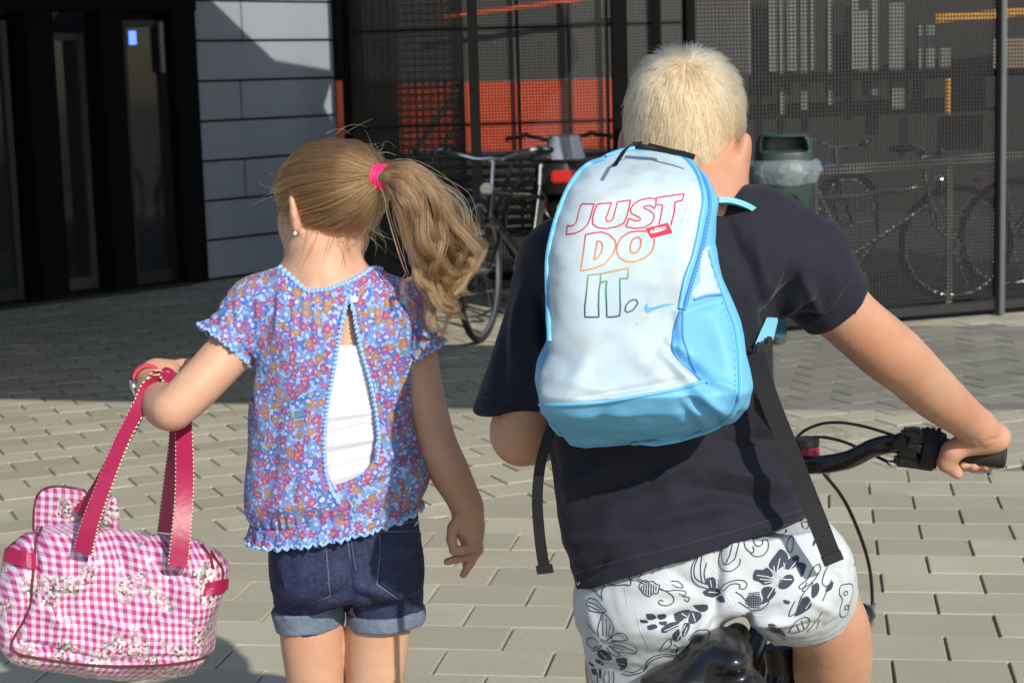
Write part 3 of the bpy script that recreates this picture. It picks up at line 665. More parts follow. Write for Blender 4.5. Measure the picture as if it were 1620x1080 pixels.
# ---- bicycles
def bicycle(name, label, loc, rz, frame='black_enamel', wr=.335, steer=0.0, bars='city', saddle_m='black_plastic', tilt=0.0, group=None, child=False, lean=0.0):
    """local x = travel direction, origin on the ground under the rear hub"""
    t_ = thing(name, label, 'bicycle', loc, rz, group); t_.rotation_euler = (lean, 0, rz)
    k = wr / .335; WB = 1.06 * k
    def P(x, y, z): return Vector((x * k, y * k, z * k))
    def wheel(x, yaw=0):
        c = Vector((x, 0, wr)); ax = Vector((-math.sin(yaw), math.cos(yaw), 0)); g = MB(); g.ring(c, ax, wr - .016, .017 * (1.25 if child else 1), 48, 8); w_ = g.build('wheel', M['tyre'], t_, True)
        g = MB(); g.ring(c, ax, wr - .040, .009, 40, 6); g.build('rim', M['alu'], w_, True); g = MB(); g.tube([c - ax * .045, c + ax * .045], .019, 10); g.build('hub', M['alu'], w_, True)
        g = MB(); u = Vector((math.cos(yaw), math.sin(yaw), 0))
        for i in range(20):
            a = 2 * math.pi * i / 20; b = a + (.5 if i % 2 else -.5); s_ = .03 if i % 4 < 2 else -.03
            g.tube([c + ax * s_ + (u * math.cos(b) + Vector((0, 0, math.sin(b)))) * .018, c + (u * math.cos(a) + Vector((0, 0, math.sin(a)))) * (wr - .042)], .0011, 4, False)
        g.build('spokes', M['chrome'], w_, True); return w_
    wheel(0); wheel(WB, steer)
    hz = .76 if child else .72
    BB = P(.43, 0, .28); ST = P(.26, 0, hz - .05 if not child else .66); HT0 = P(.92, 0, .56 if not child else .72); HT1 = P(.885, 0, .70 if not child else .92); FR = Vector((WB, 0, wr)); RE = Vector((0, 0, wr))
    g = MB(); g.tube([BB, ST], .015 * 1, 10); g.tube([BB, HT0 + Vector((0, 0, .02))], .019, 12); g.tube([ST * .86 + BB * .14, HT1 - Vector((0, 0, .03))], .015, 12); g.tube([HT0, HT1], .019, 12)
    for s_ in (-1, 1): g.tube([BB + Vector((0, .03 * s_, 0)), RE + Vector((0, .055 * s_, 0))], .009, 8); g.tube([ST * .95 + BB * .05 + Vector((0, .015 * s_, 0)), RE + Vector((0, .055 * s_, 0))], .008, 8)
    g.build('frame', M[frame], t_, True)
    g = MB(); g.tube([HT0 + Vector((0, 0, -.01)), HT0 + P(.012, 0, -.03)], .022, 10)
    u = Vector((math.cos(steer), math.sin(steer), 0)); v_ = Vector((-u.y, u.x, 0))
    for s_ in (-1, 1): g.tube([HT0 + v_ * .05 * s_ + P(.01, 0, -.03), HT0 + v_ * .055 * s_ + P(.02, 0, -.10), FR + v_ * .055 * s_], .0105, 8)
    g.build('fork', M[frame], t_, True)
    g = MB(); g.tube([BB + Vector((0, -.06, 0)), BB + Vector((0, .06, 0))], .02, 10); g.ring(BB + Vector((0, -.055, 0)), (0, 1, 0), .07 * k, .005, 30, 6)
    g.tube([BB + Vector((0, -.07, 0)), BB + P(.10, 0, -.12) + Vector((0, -.075, 0))], .009, 8); g.tube([BB + Vector((0, .07, 0)), BB + P(-.10, 0, .12) + Vector((0, .075, 0))], .009, 8); g.build('crankset', M['alu'], t_, True)
    for s_, q in ((-1, BB + P(.10, 0, -.12) + Vector((0, -.12, 0))), (1, BB + P(-.10, 0, .12) + Vector((0, .12, 0)))): g = MB(); g.box(q, (.085, .075, .022), None, .006); g.build('pedal', M['black_rubber'], t_, True)
    if not child:
        g = MB(); g.tube([ST, ST + P(-.025, 0, .11)], .012, 8); g.build('seat_post', M['alu'], t_, True)
        v = Vox((-.30 * k + ST.x, -.12, ST.z + .04), (.30 * k + ST.x, .12, ST.z + .24), .008); c = ST + P(-.035, 0, .135)
        v.ell(c + Vector((-.07, .035, 0)), (.075, .05, .028), k=.03); v.ell(c + Vector((-.07, -.035, 0)), (.075, .05, .028), k=.03); v.cone(c, c + Vector((.14, 0, -.002)), .032, .018, k=.04)
        vv, ff = v.mesh(); link('saddle', npmesh(vv, ff), M[saddle_m], t_, True)
        g = MB(); hc = HT1 + P(-.03, 0, .13); g.tube([HT1, hc], .013, 8); g.tube([hc, hc + u * .05 + Vector((0, 0, .01))], .014, 8); g.build('stem', M['chrome'], t_, True)
        hb = hc + u * .05 + Vector((0, 0, .01)); g = MB()
        if bars == 'city': pts = [hb + v_ * a + u * b + Vector((0, 0, c_)) for a, b, c_ in ((-.29, -.15, .03), (-.27, -.05, .04), (-.20, .02, .035), (-.08, .01, .0), (0, 0, 0), (.08, .01, .0), (.20, .02, .035), (.27, -.05, .04), (.29, -.15, .03))]
        else: pts = [hb + v_ * a + u * b + Vector((0, 0, c_)) for a, b, c_ in ((-.30, -.04, .02), (-.14, .0, .01), (0, 0, 0), (.14, 0, .01), (.30, -.04, .02))]
        pts = [Vector(p) for p in spline(pts, 30)]; g.tube(pts, .011, 8); g.build('handlebar', M['chrome'], t_, True)
        for e, e2 in ((0, 5), (-1, -6)): g = MB(); g.tube([pts[e], (pts[e] + pts[e2]) / 2, pts[e2]], .017, 8); g.build('grip', M['black_rubber'], t_, True)
        g = MB(); g.lathe([(.005, -.02), (.03, -.015), (.036, .01), (.034, .02)], HT1 + u * .07, Matrix.Rotation(steer, 3, 'Z') @ Matrix.Rotation(R(90), 3, 'Y'), 14); g.build('headlamp', M['chrome'], t_, True)
        for x, y0 in ((0, 0), (WB, steer)):
            g = MB(); g.strap([Vector((x, 0, wr)) + (Vector((math.cos(y0), math.sin(y0), 0)) * math.cos(a) + Vector((0, 0, math.sin(a)))) * (wr + .014) for a in [R(d) for d in (range(20, 185, 11) if x == 0 else range(25, 150, 11))]], .045, .002, (-math.sin(y0), math.cos(y0), 0)); g.build('mudguard', M['black_enamel' if x else 'alu'], t_, True)
        g = MB(); zt = 2 * wr + .03
        for s_ in (-1, 1): g.tube([Vector((-.20, .05 * s_, zt)), Vector((.22, .05 * s_, zt))], .005, 6); g.tube([RE + Vector((0, .06 * s_, 0)), Vector((-.06, .05 * s_, zt))], .004, 6)
        for q in (-.2, -.06, .08, .2): g.tube([Vector((q, -.05, zt)), Vector((q, .05, zt))], .004, 6)
        g.build('carrier', M['alu'], t_, True); g = MB(); g.box((-.22, 0, zt - .03), (.02, .08, .035), None, .005); g.build('tail_light', M['red_lens'], t_, True)
    return t_, dict(BB=BB, ST=ST, HT1=HT1, HT0=HT0)
GB = 'bicycles parked inside the mesh cage'
p = WG(1222, 490) + Vector((0, .25, 0)); Yb = 10.35
bicycle('parked_bicycle', 'bicycle seen side-on in the cage with a blue saddle cover and bright wheel rims', (W(1222, 420, Yb).x, Yb, 0), R(4), group=GB, saddle_m='blue_cap', frame='alu')
bicycle('parked_bicycle', 'bicycle in the cage behind the rubbish bin, its chrome handlebar raised above the others', (W(1245, 420, 11.1).x, 11.1, 0), R(60), group=GB, steer=R(-20))
bicycle('parked_bicycle', 'bicycle in the cage on the far side of the grey steel post', (W(1600, 420, 10.9).x, 10.9, 0), R(8), group=GB)
bicycle('parked_bicycle', 'dark bicycle behind the left mesh in front of the orange band', (W(860, 400, 12.6).x, 12.6, 0), R(150), bars='flat')
bicycle('parked_bicycle', 'bicycle with a wide chrome handlebar standing beside the scooter', (W(886, 440, 10.5).x, 10.5, 0), R(-112), steer=R(6), bars='city', wr=.375)
g = MB(); a = W(1290, 272, 9.95); b = W(1700, 238, 10.6); g.bar(a, b, .03, .05)
for f_ in (0, .5, 1): q = a.lerp(b, f_); g.bar(q, Vector((q.x, q.y, 0)), .03, .03)
tag(g.build('bicycle_rack', M['alu'], smooth=False), 'long galvanised rack rail that the caged bicycles lean on', 'rack')
# ---- scooter with a grey helmet on its rear box
sx = W(893, 300, 10.3).x
sc_ = thing('scooter', 'black motor scooter seen from behind with a red tail light', 'scooter', (sx, 10.3, 0))
v = Vox((sx - .25, 10.15, .15), (sx + .25, 11.5, 1.0), .012)
v.ell((sx, 10.45, .58), (.15, .28, .13), k=.04); v.ell((sx, 10.7, .42), (.16, .35, .15), k=.05); v.ell((sx, 11.3, .6), (.17, .10, .28), k=.05); v.cone((sx, 10.9, .3), (sx, 11.3, .35), .12, .12, .05)
vv, ff = v.mesh(); link('body', npmesh(vv, ff), M['black_enamel'], sc_)
g = MB(); g.lathe([(.15, 0), (.165, .02), (.165, .14), (.15, .17)], (sx, 10.34, .70), None, 20); g.build('top_box', M['black_plastic'], sc_)
g = MB(); g.box((sx, 10.165, .80), (.15, .03, .07), None, .01); g.build('tail_light', M['red_lens'], sc_)
for s_ in (-1, 1): g = MB(); g.ring((sx, 10.45 if s_ < 0 else 11.55, .22), (1, 0, 0), .17, .055, 32, 10); g.build('wheel', M['tyre'], sc_)
g = MB(); g.box((sx + .02, 10.17, .50), (.14, .012, .12)); g.build('number_plate', M['black_plastic'], sc_); g = MB(); g.box((sx - .02, 10.16, .60), (.05, .012, .08)); g.build('side_marker', M['plate_yellow'], sc_)
g = MB(); pts = [Vector((sx + a, 11.2 + b, c_)) for a, b, c_ in ((-.32, -.1, .98), (-.2, 0, 1.0), (0, .02, .95), (.2, 0, 1.0), (.32, -.1, .98))]; g.tube(pts, .013, 8); g.build('handlebar', M['black_plastic'], sc_)
g = MB(); g.box((sx - .03, 10.16, .33), (.25, .02, .035)); g.build('bumper_bar', M['alu'], sc_)
v = Vox((sx - .2, 10.1, .84), (sx + .2, 10.6, 1.12), .007); v.stack([(214, sx and 867, 917, 10.34, .085), (222, 866, 919, 10.34, .09), (236, 863, 922, 10.34, .10), (250, 858, 926, 10.34, .115), (252, 857, 927, 10.34, .116)], n=2, k=.01)
vv, ff = v.mesh(); tag(link('helmet', npmesh(relax(vv, ff, 2), ff), M['helmet_grey']), 'light grey helmet sitting on the rear box of the scooter', 'helmet')
# ---- rubbish bin on a post
bx, by = W(1238, 300, 8.9).x, 8.9; z0 = W(1238, 372, by).z; z1 = W(1238, 212, by).z
bn = thing('litter_bin', 'dark green litter bin with hooded opening on a post', 'bin', (bx, by, 0)); u_ = by / F
g = MB(); g.lathe([(.105, z0), (.125, z0 + .02), (.155, W(1238, 290, by).z), (.158, W(1238, 262, by).z)], (bx, by, 0), None, 28); g.build('bin_body', M['bin_green'], bn)
v = Vox((bx - .2, by - .2, W(1238, 272, by).z), (bx + .2, by + .2, z1 + .03), .006)
v.stack([(212, 1205, 1275, by, .11), (217, 1200, 1281, by, .13), (225, 1197, 1284, by, .145), (264, 1193, 1287, by, .155), (272, 1193, 1288, by, .155)], n=2.6, k=.01)
zo = W(1240, 229, by).z; v.stack([(217, 1211, 1272, by - .12, .13), (221, 1207, 1276, by - .12, .13), (238, 1205, 1279, by - .12, .13), (241, 1208, 1276, by - .12, .13)], n=3, k=.006, neg=True)
vv, ff = v.mesh(); link('hood', npmesh(vv, ff), M['bin_green'], bn); g = MB(); g.box((bx, by + .02, (z0 + z1) / 2 - .03), (.20, .20, z1 - z0 - .09)); g.build('liner', M['black_nylon'], bn)
g = MB(); N = 72; rows = []
for j, (rad, z, am) in enumerate(((.160, W(1238, 252, by).z, .002), (.178, W(1238, 258, by).z, .006), (.190, W(1238, 272, by).z, .008), (.166, W(1238, 290, by).z, .006))):
    rows.append([g.bm.verts.new((bx + (rad + am * math.sin(k * .83 + j * 1.3)) * math.cos(2 * math.pi * k / N), by + (rad + am * math.sin(k * .83 + j * 1.3)) * math.sin(2 * math.pi * k / N), z + am * .8 * math.sin(k * .37 + j))) for k in range(N)])
for A, B in zip(rows, rows[1:]):
    for k in range(N): g.bm.faces.new((A[k], A[(k + 1) % N], B[(k + 1) % N], B[k]))
g.build('bin_bag', M['bag_film'], bn)
pc = W(1242, 322, by); g = MB(); g.ring((pc.x, by - .152, pc.z), (0, 1, -.1), .055, .004, 28, 6); g.ring((pc.x, by - .152, pc.z), (0, 1, -.1), .030, .006, 24, 6); g.build('round_emblem', M['bin_dark'], bn)
g = MB(); g.tube([(bx, by + .17, 0), (bx, by + .17, z1 - .05)], .03, 12); g.build('post', M['galvanised'], bn)
# ================================================================== people
def head(v, C, Rm, s=1.0, k=.012):
    """head with face; local x right, y the way it looks, z up; C = middle of the cranium"""
    C = Vector(C); Q = lambda x, y, z: C + Rm @ Vector((x * s, y * s, z * s)); e = lambda c, r, k_=k, neg=False: v.ell(Q(*c), [q * s for q in r], Rm, k_, neg)
    e((0, -.012, .005), (.071, .088, .073)); e((0, .030, .010), (.064, .062, .072), .03); e((0, .040, -.040), (.053, .050, .062), .03); e((0, .064, -.088), (.024, .024, .022), .035)
    for x in (-1, 1):
        e((x * .034, .062, -.040), (.026, .022, .028), .02); e((x * .030, .088, -.004), (.015, .010, .009), .008, True); e((x * .029, .078, -.006), (.013, .013, .013), .004)
        e((x * .029, .082, .012), (.018, .010, .005), .01); e((x * .046, .02, -.075), (.020, .035, .022), .03)
    v.cone(Q(0, .088, -.004), Q(0, .106, -.034), .006 * s, .010 * s, .012); e((0, .094, -.038), (.017, .010, .008), .008)
    e((0, .090, -.062), (.021, .009, .005), .005); e((0, .088, -.071), (.018, .009, .006), .005); v.cone(Q(-.018, .098, -.0665), Q(.018, .098, -.0665), .0012 * s, .0012 * s, .002, True)
def ear(v, C, Rm, side, s=1.0, out=.0):
    """outer ear standing away from the head, hollow in front"""
    Q = lambda x, y, z: Vector(C) + Rm @ Vector((side * x * s, y * s, z * s)); A = Matrix.Rotation(side * R(28 + out), 3, 'Z')
    v.ell(Q(.077, -.004, -.022), (.0075 * s, .019 * s, .030 * s), Rm @ A, .006); v.ell(Q(.074, .0, -.045), (.007 * s, .012 * s, .012 * s), Rm @ A, .008)
    v.ell(Q(.084, .005, -.018), (.007 * s, .011 * s, .020 * s), Rm @ A, .004, True)
    v.cone(Q(.068, .002, -.03), Q(.077, -.004, -.03), .010 * s, .006 * s, .01)

# ------------------------------------------------------------------ girl
YG = 2.70
def G(px, py, d=0.0): return W(px, py, YG + d)
gx, gy = G(530, 900).x, YG
girl = thing('person', 'girl with a ponytail, flowered blouse and denim shorts, a pink bag hanging on her arm', 'person', (gx, gy, 0), group=None)
RG = Matrix.Rotation(R(41), 3, 'Z') @ Matrix.Rotation(R(-13), 3, 'X') @ Matrix.Rotation(R(3), 3, 'Y')
HG = G(522, 313)
v = Vox((-.68, 2.38, -.01), (.03, 3.06, 1.31), .0031)
head(v, HG, RG, .90); ear(v, HG, RG, -1, .90, 8); ear(v, HG, RG, 1, .88)
v.chain([G(517, 352, .01), G(512, 395, -.003), G(511, 440, -.012)], [.047, .0375, .046], .03)
v.chain([G(511, 450, -.005), G(460, 470, .0), G(410, 496)], [.042, .036, .040], .035); v.chain([G(511, 450, -.005), G(570, 472, .0), G(632, 503)], [.042, .036, .038], .035)
torso = [(462, 440, 600, 2.70, .058), (490, 415, 632, 2.70, .075), (540, 412, 640, 2.70, .084), (620, 418, 640, 2.70, .084), (700, 430, 640, 2.70, .078), (760, 440, 648, 2.70, .080), (830, 434, 652, 2.70, .085), (900, 445, 648, 2.70, .085), (930, 460, 635, 2.70, .07)]
v.stack(torso, 2.2, .03)
# left arm with the bag: elbow bent, forearm pointing forward
v.chain([G(402, 497), G(372, 545, -.02), G(318, 605, -.05), G(273, 648, -.07)], [.039, .0325, .0300, .0265], .02)
v.chain([G(272, 650, -.07), G(258, 641, -.03), G(247, 624, .04), G(236, 600, .12)], [.0265, .0270, .0245, .0190], .012)

hw = [G(232, 594, .12), G(246, 588, .14), G(266, 586, .155)]; v.chain(hw, [.0175, .0185, .017], .012); v.ell(G(258, 590, .15), (.024, .022, .017), None, .012)
for pts in (((268, 578, .16), (288, 575, .175), (307, 572, .19)), ((270, 584, .165), (290, 581, .18), (306, 580, .20)), ((270, 590, .16), (286, 590, .18), (298, 594, .185)), ((268, 596, .155), (280, 600, .17), (286, 606, .165))):
    v.chain([G(*q) for q in pts], [.0090, .0080, .0066], .003)
v.chain([G(250, 598, .13), G(266, 606, .135), G(280, 609, .14)], [.011, .009, .0072], .006)
# right arm hanging, relaxed hand
v.chain([G(638, 505), G(655, 560, .0), G(672, 635, -.005), G(690, 700, -.01), G(712, 748, .0), G(734, 790, .015), G(741, 808, .02)], [.037, .0300, .0275, .0262, .0255, .0205, .0185], .015)
v.chain([G(741, 808, .02), G(743, 830, .022), G(747, 848, .024)], [.0180, .0185, .0165], .012); v.ell(G(742, 834, .02), (.0205, .0145, .026), None, .012)
v.chain([G(730, 816, .012), G(717, 834, .004), G(714, 852, .0), G(718, 870, -.004)], [.0115, .0088, .0080, .0068], .004)
for pts, rad in ((((755, 850, .02), (757, 868, .028), (744, 880, .02), (722, 884, .01), (707, 888, .008)), .0079), (((752, 852, .025), (754, 872, .03), (744, 890, .03), (733, 909, .026)), .0080),
                 (((745, 852, .015), (748, 866, .008), (732, 870, -.004), (717, 872, -.006)), .0082), (((734, 848, .03), (738, 866, .04), (740, 882, .045), (736, 894, .04)), .0075)):
    n_ = len(pts); v.chain([G(*q) for q in pts], [rad * (1.08 - .32 * i / (n_ - 1)) for i in range(n_)], .0035)
# legs, down to the shoes (below the picture)
gz = lambda px, z, d=0: Vector(((px - 810) / F * (YG + d) + .0, YG + d, z))
KL, KR = G(512, 1225, .03), G(588, 1225, .0)
v.chain([G(491, 940), G(494, 1010), G(502, 1110, .01), KL], [.042, .0445, .0385, .040], .02); v.chain([G(603, 940), G(598, 1010), G(592, 1110), KR], [.042, .0440, .038, .040], .02)
for K, d in ((KL, .10), (KR, -.03)):
    A = Vector((K.x, YG + d, .075)); v.chain([K, Vector((K.x, (K.y + A.y) / 2 - .02, .24)), A], [.038, .037, .023], .015); v.chain([A, Vector((K.x, A.y + .09, .035))], [.026, .022], .015)
vv, ff = v.mesh(); vv = relax(vv, ff, 2); nn = vnormals(vv, ff)
vv = creases(vv, nn, [(505, 440, 520, 700, 9, -.004), (462, 480, 490, 530, 12, .002), (560, 480, 545, 540, 12, .002)])
GB_ = (vv, ff); link('body', npmesh(vv, ff), M['skin_girl'], girl)
for d, K in ((.10, KL), (-.03, KR)):
    v = Vox((K.x - .08, YG + d - .12, -.005), (K.x + .08, YG + d + .20, .13), .005); v.cone((K.x, YG + d - .02, .035), (K.x, YG + d + .12, .028), .033, .030, .02); v.cone((K.x, YG + d, .05), (K.x, YG + d, .075), .034, .032, .02); v.cut((0, 0, .004), (0, 0, -1))
    a, b = v.mesh(); link('shoe', npmesh(a, b), M['shoe_canvas'], girl)

# blouse
KEY = [(551, 470), (558, 500), (567, 545), (580, 590), (590, 640), (594, 690), (590, 732), (570, 752), (545, 762), (528, 766), (521, 745), (517, 700), (522, 640), (530, 590), (538, 540), (545, 500)]
rows = [(436, 452, 590, 2.70, .050), (452, 425, 628, 2.70, .068), (480, 402, 644, 2.70, .090), (520, 396, 650, 2.70, .101), (580, 396, 655, 2.70, .103), (640, 394, 662, 2.70, .103), (700, 390, 672, 2.70, .108), (750, 383, 682, 2.70, .114), (778, 382, 688, 2.70, .116), (796, 388, 682, 2.70, .112), (806, 402, 674, 2.70, .113), (812, 408, 671, 2.70, .112), (816, 408, 671, 2.70, .112)]
h = .0029
v = Vox((-.52, 2.52, .60), (-.05, 2.86, 1.10), h); v.stack(rows, 2.15, .012, skew=0)
v.cone(G(462, 470, -.008), G(410, 492), .050, .049, .02); v.cone(G(578, 474, -.008), G(628, 497), .048, .046, .02); v.cone(G(470, 490, -.018), G(560, 492, -.018), .050, .050, .02); v.cone(G(414, 492), G(370, 533, -.015), .051, .0445, .02); v.cone(G(628, 494), G(654, 545, .0), .048, .0405, .02)
SL0, SLn = G(364, 537, -.018), (G(356, 550, -.02) - G(406, 490)).normalized(); v.cut(SL0, SLn, (-.6, 2.5, .9), (G(400, 500).x, 2.9, 1.1))
SR0, SRn = G(656, 549, 0), (G(665, 562) - G(628, 494)).normalized(); v.cut(SR0, SRn, (G(652, 500).x, 2.5, .85), (0, 2.9, 1.1))
# neckline: scooped behind, cut by a tilted plane
v.cone(G(512, 392, -.05), G(512, 392, .1), .0, .0, .001, True)
hd = Vox((-.52, 2.52, .60), (-.05, 2.86, 1.10), h)
v.V[:] = np.maximum(v.V, -np.sqrt(((v.ax[0][:, None, None] - G(520, 400).x) / .078) ** 2 + ((v.ax[1][None, :, None] - 2.70) / .13) ** 2 + ((v.ax[2][None, None, :] - G(520, 385).z) / .064) ** 2).astype(np.float32) * .06 + .06)
# hollow inside, open below
inner = Vox((-.52, 2.52, .60), (-.05, 2.86, 1.10), h); inner.stack(rows, 2.15, .012, grow=-.007, caps=False); v.V = np.maximum(v.V, -(inner.V) * np.where(v.ax[2] < G(500, 500).z, 1, -0)[None, None, :] - np.where(v.ax[2] < G(500, 500).z, 0, 9)[None, None, :]).astype(np.float32)
# the drop-shaped opening down the back
KP = np.array([tuple(G(*p, -.09)) for p in KEY])[:, [0, 2]]
d2 = poly_sdf(KP, v.ax[0][:, None], v.ax[2][None, :])[:, None, :]; dy = v.ax[1][None, :, None] - (YG - .02)
v.V = np.maximum(v.V, -np.maximum(d2, dy)).astype(np.float32)
vv, ff = v.mesh(); vv = relax(vv, ff, 2); nn = vnormals(vv, ff); P = PX(vv)
cr = [(556 + 3 * i, 470 + 4 * i, 610 + 9 * i, 740 - 12 * i, 6, .005 if i % 2 else -.003) for i in range(5)]
cr += [(600, 560, 640, 690, 8, -.006), (615, 520, 668, 660, 7, .005), (648, 590, 672, 720, 6, -.005), (636, 700, 596, 760, 7, .006), (676, 720, 600, 772, 6, -.005), (560, 770, 680, 742, 7, .005), (400, 560, 412, 700, 9, .004), (430, 470, 420, 560, 7, -.004), (450, 450, 436, 530, 7, .004), (500, 600, 470, 770, 12, .005), (440, 640, 420, 790, 10, -.005), (480, 700, 460, 800, 8, -.004), (395, 790, 520, 798, 8, .005),
       (380, 470, 345, 520, 6, .005), (396, 476, 366, 540, 5, -.005), (405, 560, 400, 600, 6, -.006), (640, 480, 668, 545, 6, -.005), (628, 476, 652, 550, 6, .004)]
ga = np.exp(-((P[:, 1] - (812 - .09 * (P[:, 0] - 540))) / 14) ** 2); ph = np.arctan2(vv[:, 1] - YG, vv[:, 0] - gx)
vv = vv + nn * (ga * (.0025 * np.sin(ph * 46 + 1.5 * np.sin(ph * 9))) + .0035 * noise(vv, (9, 9, 4), 3, 2) * (vv[:, 2] < 1.02))[:, None]
tp = np.clip((P[:, 1] - 440) / 60, 0, 1) * np.clip((560 - P[:, 1]) / 70, 0, 1); vv = vv + nn * (tp * .0016 * np.sin(P[:, 0] * .42 + 1.2 * np.sin(P[:, 0] * .07)))[:, None]
vv = creases(vv, nn, cr)
# the gathered band runs up to the right
sk_ = np.clip((P[:, 1] - 690) / 110, 0, 1); vv[:, 2] += sk_ * (vv[:, 0] - gx) * .16
blouse = link('blouse', npmesh(vv, ff), M['floral'], girl); bvB = bvh_of(vv, ff)
def frill(name, centre_pts, out_dirs, w, waves, amp, mat, parent, down=None, flare=.5, closed=True):
    """gathered strip standing off a seam line"""
    N = len(centre_pts); V_, F_ = [], []
    for i in range(N):
        c = Vector(centre_pts[i]); o = Vector(out_dirs[i]).normalized(); dn = Vector(down[i] if isinstance(down, list) else down).normalized()
        ph = 2 * math.pi * waves * i / N; a = math.sin(ph + .8 * math.sin(ph * .31)) * amp
        for j in range(5):
            u = j / 4; V_.append(c + dn * w * u * (1 + .10 * math.sin(ph * 2.7)) + o * (flare * w * u + a * u * (1.2 - .3 * u)) + o * .002)
    for i in range(N if closed else N - 1):
        for j in range(4):
            a, b = i * 5 + j, ((i + 1) % N) * 5 + j; F_.append((a, a + 1, b + 1, b))
    me = npmesh(np.array([tuple(p) for p in V_]), np.array(F_)); o = link(name, me, mat, parent); s_ = o.modifiers.new('thick', 'SOLIDIFY'); s_.thickness = .0016; return o, [V_[i * 5 + 4] for i in range(N)]
def ringpts(c, axis, r, N, r2=None):
    axis = Vector(axis).normalized(); u = axis.cross(Vector((0, 1, 0))).normalized(); w = axis.cross(u); r2 = r2 or r
    o = [u * math.cos(2 * math.pi * k / N) * r + w * math.sin(2 * math.pi * k / N) * r2 for k in range(N)]; return [Vector(c) + q for q in o], o
def scallop(pts, r, closed=True):
    g = MB(); P_ = []; rs = []
    for i in range(len(pts)):
        P_.append(pts[i]); rs.append(r * (1 + .45 * math.sin(i * 2.1)))
    return g.tube(P_, rs, 6, closed=closed)
for c, ax, r, wv in ((SL0 - SLn * .003, SLn, .0405, 11), (SR0 - SRn * .003, SRn, .0370, 10)):
    ps, os_ = ringpts(c, ax, r, 160); fr, ed = frill('sleeve_frill', ps, os_, .0155, wv, .0048, M['floral'], girl, down=ax, flare=.28); scallop(ed, .0022).build('lace_edge', M['lace_blue'], fr)
# lower frill
ps, os_, dn = [], [], []
for k in range(260):
    a = 2 * math.pi * k / 260; x = gx + .1250 * math.cos(a) + .003; y = YG + .1145 * math.sin(a); ps.append(Vector((x, y, G(540, 800).z + (x - gx) * .17))); os_.append(Vector((math.cos(a), math.sin(a), 0)))
fr, ed = frill('hem_frill', ps, os_, .026, 26, .0045, M['floral'], girl, down=(0, 0, -1), flare=.16); scallop(ed, .0024).build('lace_edge', M['lace_blue'], fr)
g = MB()
def on(bv, pts, off=.002):
    o = []
    for p in pts:
        q, n = hit(bv, *p)
        if q is not None: o.append(q + n * off)
    return o
def dens(pts, step=4):
    o = []
    for a, b in zip(pts, pts[1:]):
        m = max(1, int(math.hypot(b[0] - a[0], b[1] - a[1]) / step)); o += [(a[0] + (b[0] - a[0]) * k / m, a[1] + (b[1] - a[1]) * k / m) for k in range(m)]
    return o + [pts[-1]]
LK = [(p[0] - 3 if i > 9 else p[0] + 3, p[1]) for i, p in enumerate(KEY)]
left = [(550, 466), (543, 500), (535, 540), (527, 590), (518, 640), (513, 700), (516, 745), (524, 775), (538, 797)]; right = [(553, 466), (561, 500), (570, 545), (583, 590), (594, 640), (599, 690), (596, 732)]
for ln in (left, right):
    q = on(bvB, dens([tuple(p) for p in spline(ln, 60)], 2), .001)
    if len(q) > 3: scallop(q, .0030, False).build('opening_lace', M['lace_blue'], girl)
nl = [(441, 436), (452, 432), (470, 443), (500, 457), (530, 466), (551, 469), (575, 465), (598, 455), (607, 449)]
q = []; bvSk = bvh_of(*GB_)
for x_ in np.arange(441, 608, 2.2):
    for y_ in np.arange(415, 485, .7):
        p_, n_ = hit(bvB, float(x_), float(y_)); k_, _n = hit(bvSk, float(x_), float(y_))
        if p_ is not None and p_.y < YG + .012 and (k_ is None or p_.y < k_.y + .0005): q.append(p_ + Vector((0, -.001, 0))); break
q = np.array([tuple(p) for p in q]); ker_ = np.ones(7) / 7; q = [Vector(p) for p in np.stack([np.convolve(np.pad(q[:, i], 3, 'edge'), ker_, 'valid') for i in range(3)], 1)]
if len(q) > 3: scallop(q, .0040, False).build('neck_binding', M['lace_blue'], girl)
q, n = hit(bvB, 561, 476)
if q: g = MB(); g.lathe([(.0055, 0), (.0055, .002), (.003, .0028)], q + n * .003, n.to_track_quat('Z', 'Y').to_matrix(), 16); g.build('button', M['pearl'], girl)
# white top under it
v = Vox((-.48, 2.55, .60), (-.08, 2.86, .99), .0034); wr = [(534, 414, 640, 2.70, .090), (620, 418, 642, 2.70, .091), (700, 425, 644, 2.70, .088), (770, 425, 650, 2.70, .094), (830, 424, 664, 2.70, .096)]
v.stack(wr, 2.2, .01, grow=.002); vv, ff = v.mesh(); vv = relax(vv, ff, 1); nn = vnormals(vv, ff)
vv = creases(vv, nn, [(515, 660, 600, 648, 5, .004), (515, 690, 600, 668, 5, -.003), (515, 705, 600, 690, 6, .004), (515, 735, 600, 712, 6, .004), (515, 720, 600, 702, 4, -.003), (515, 760, 600, 735, 7, .004)]); link('white_top', npmesh(vv, ff), M['white_cotton'], girl)
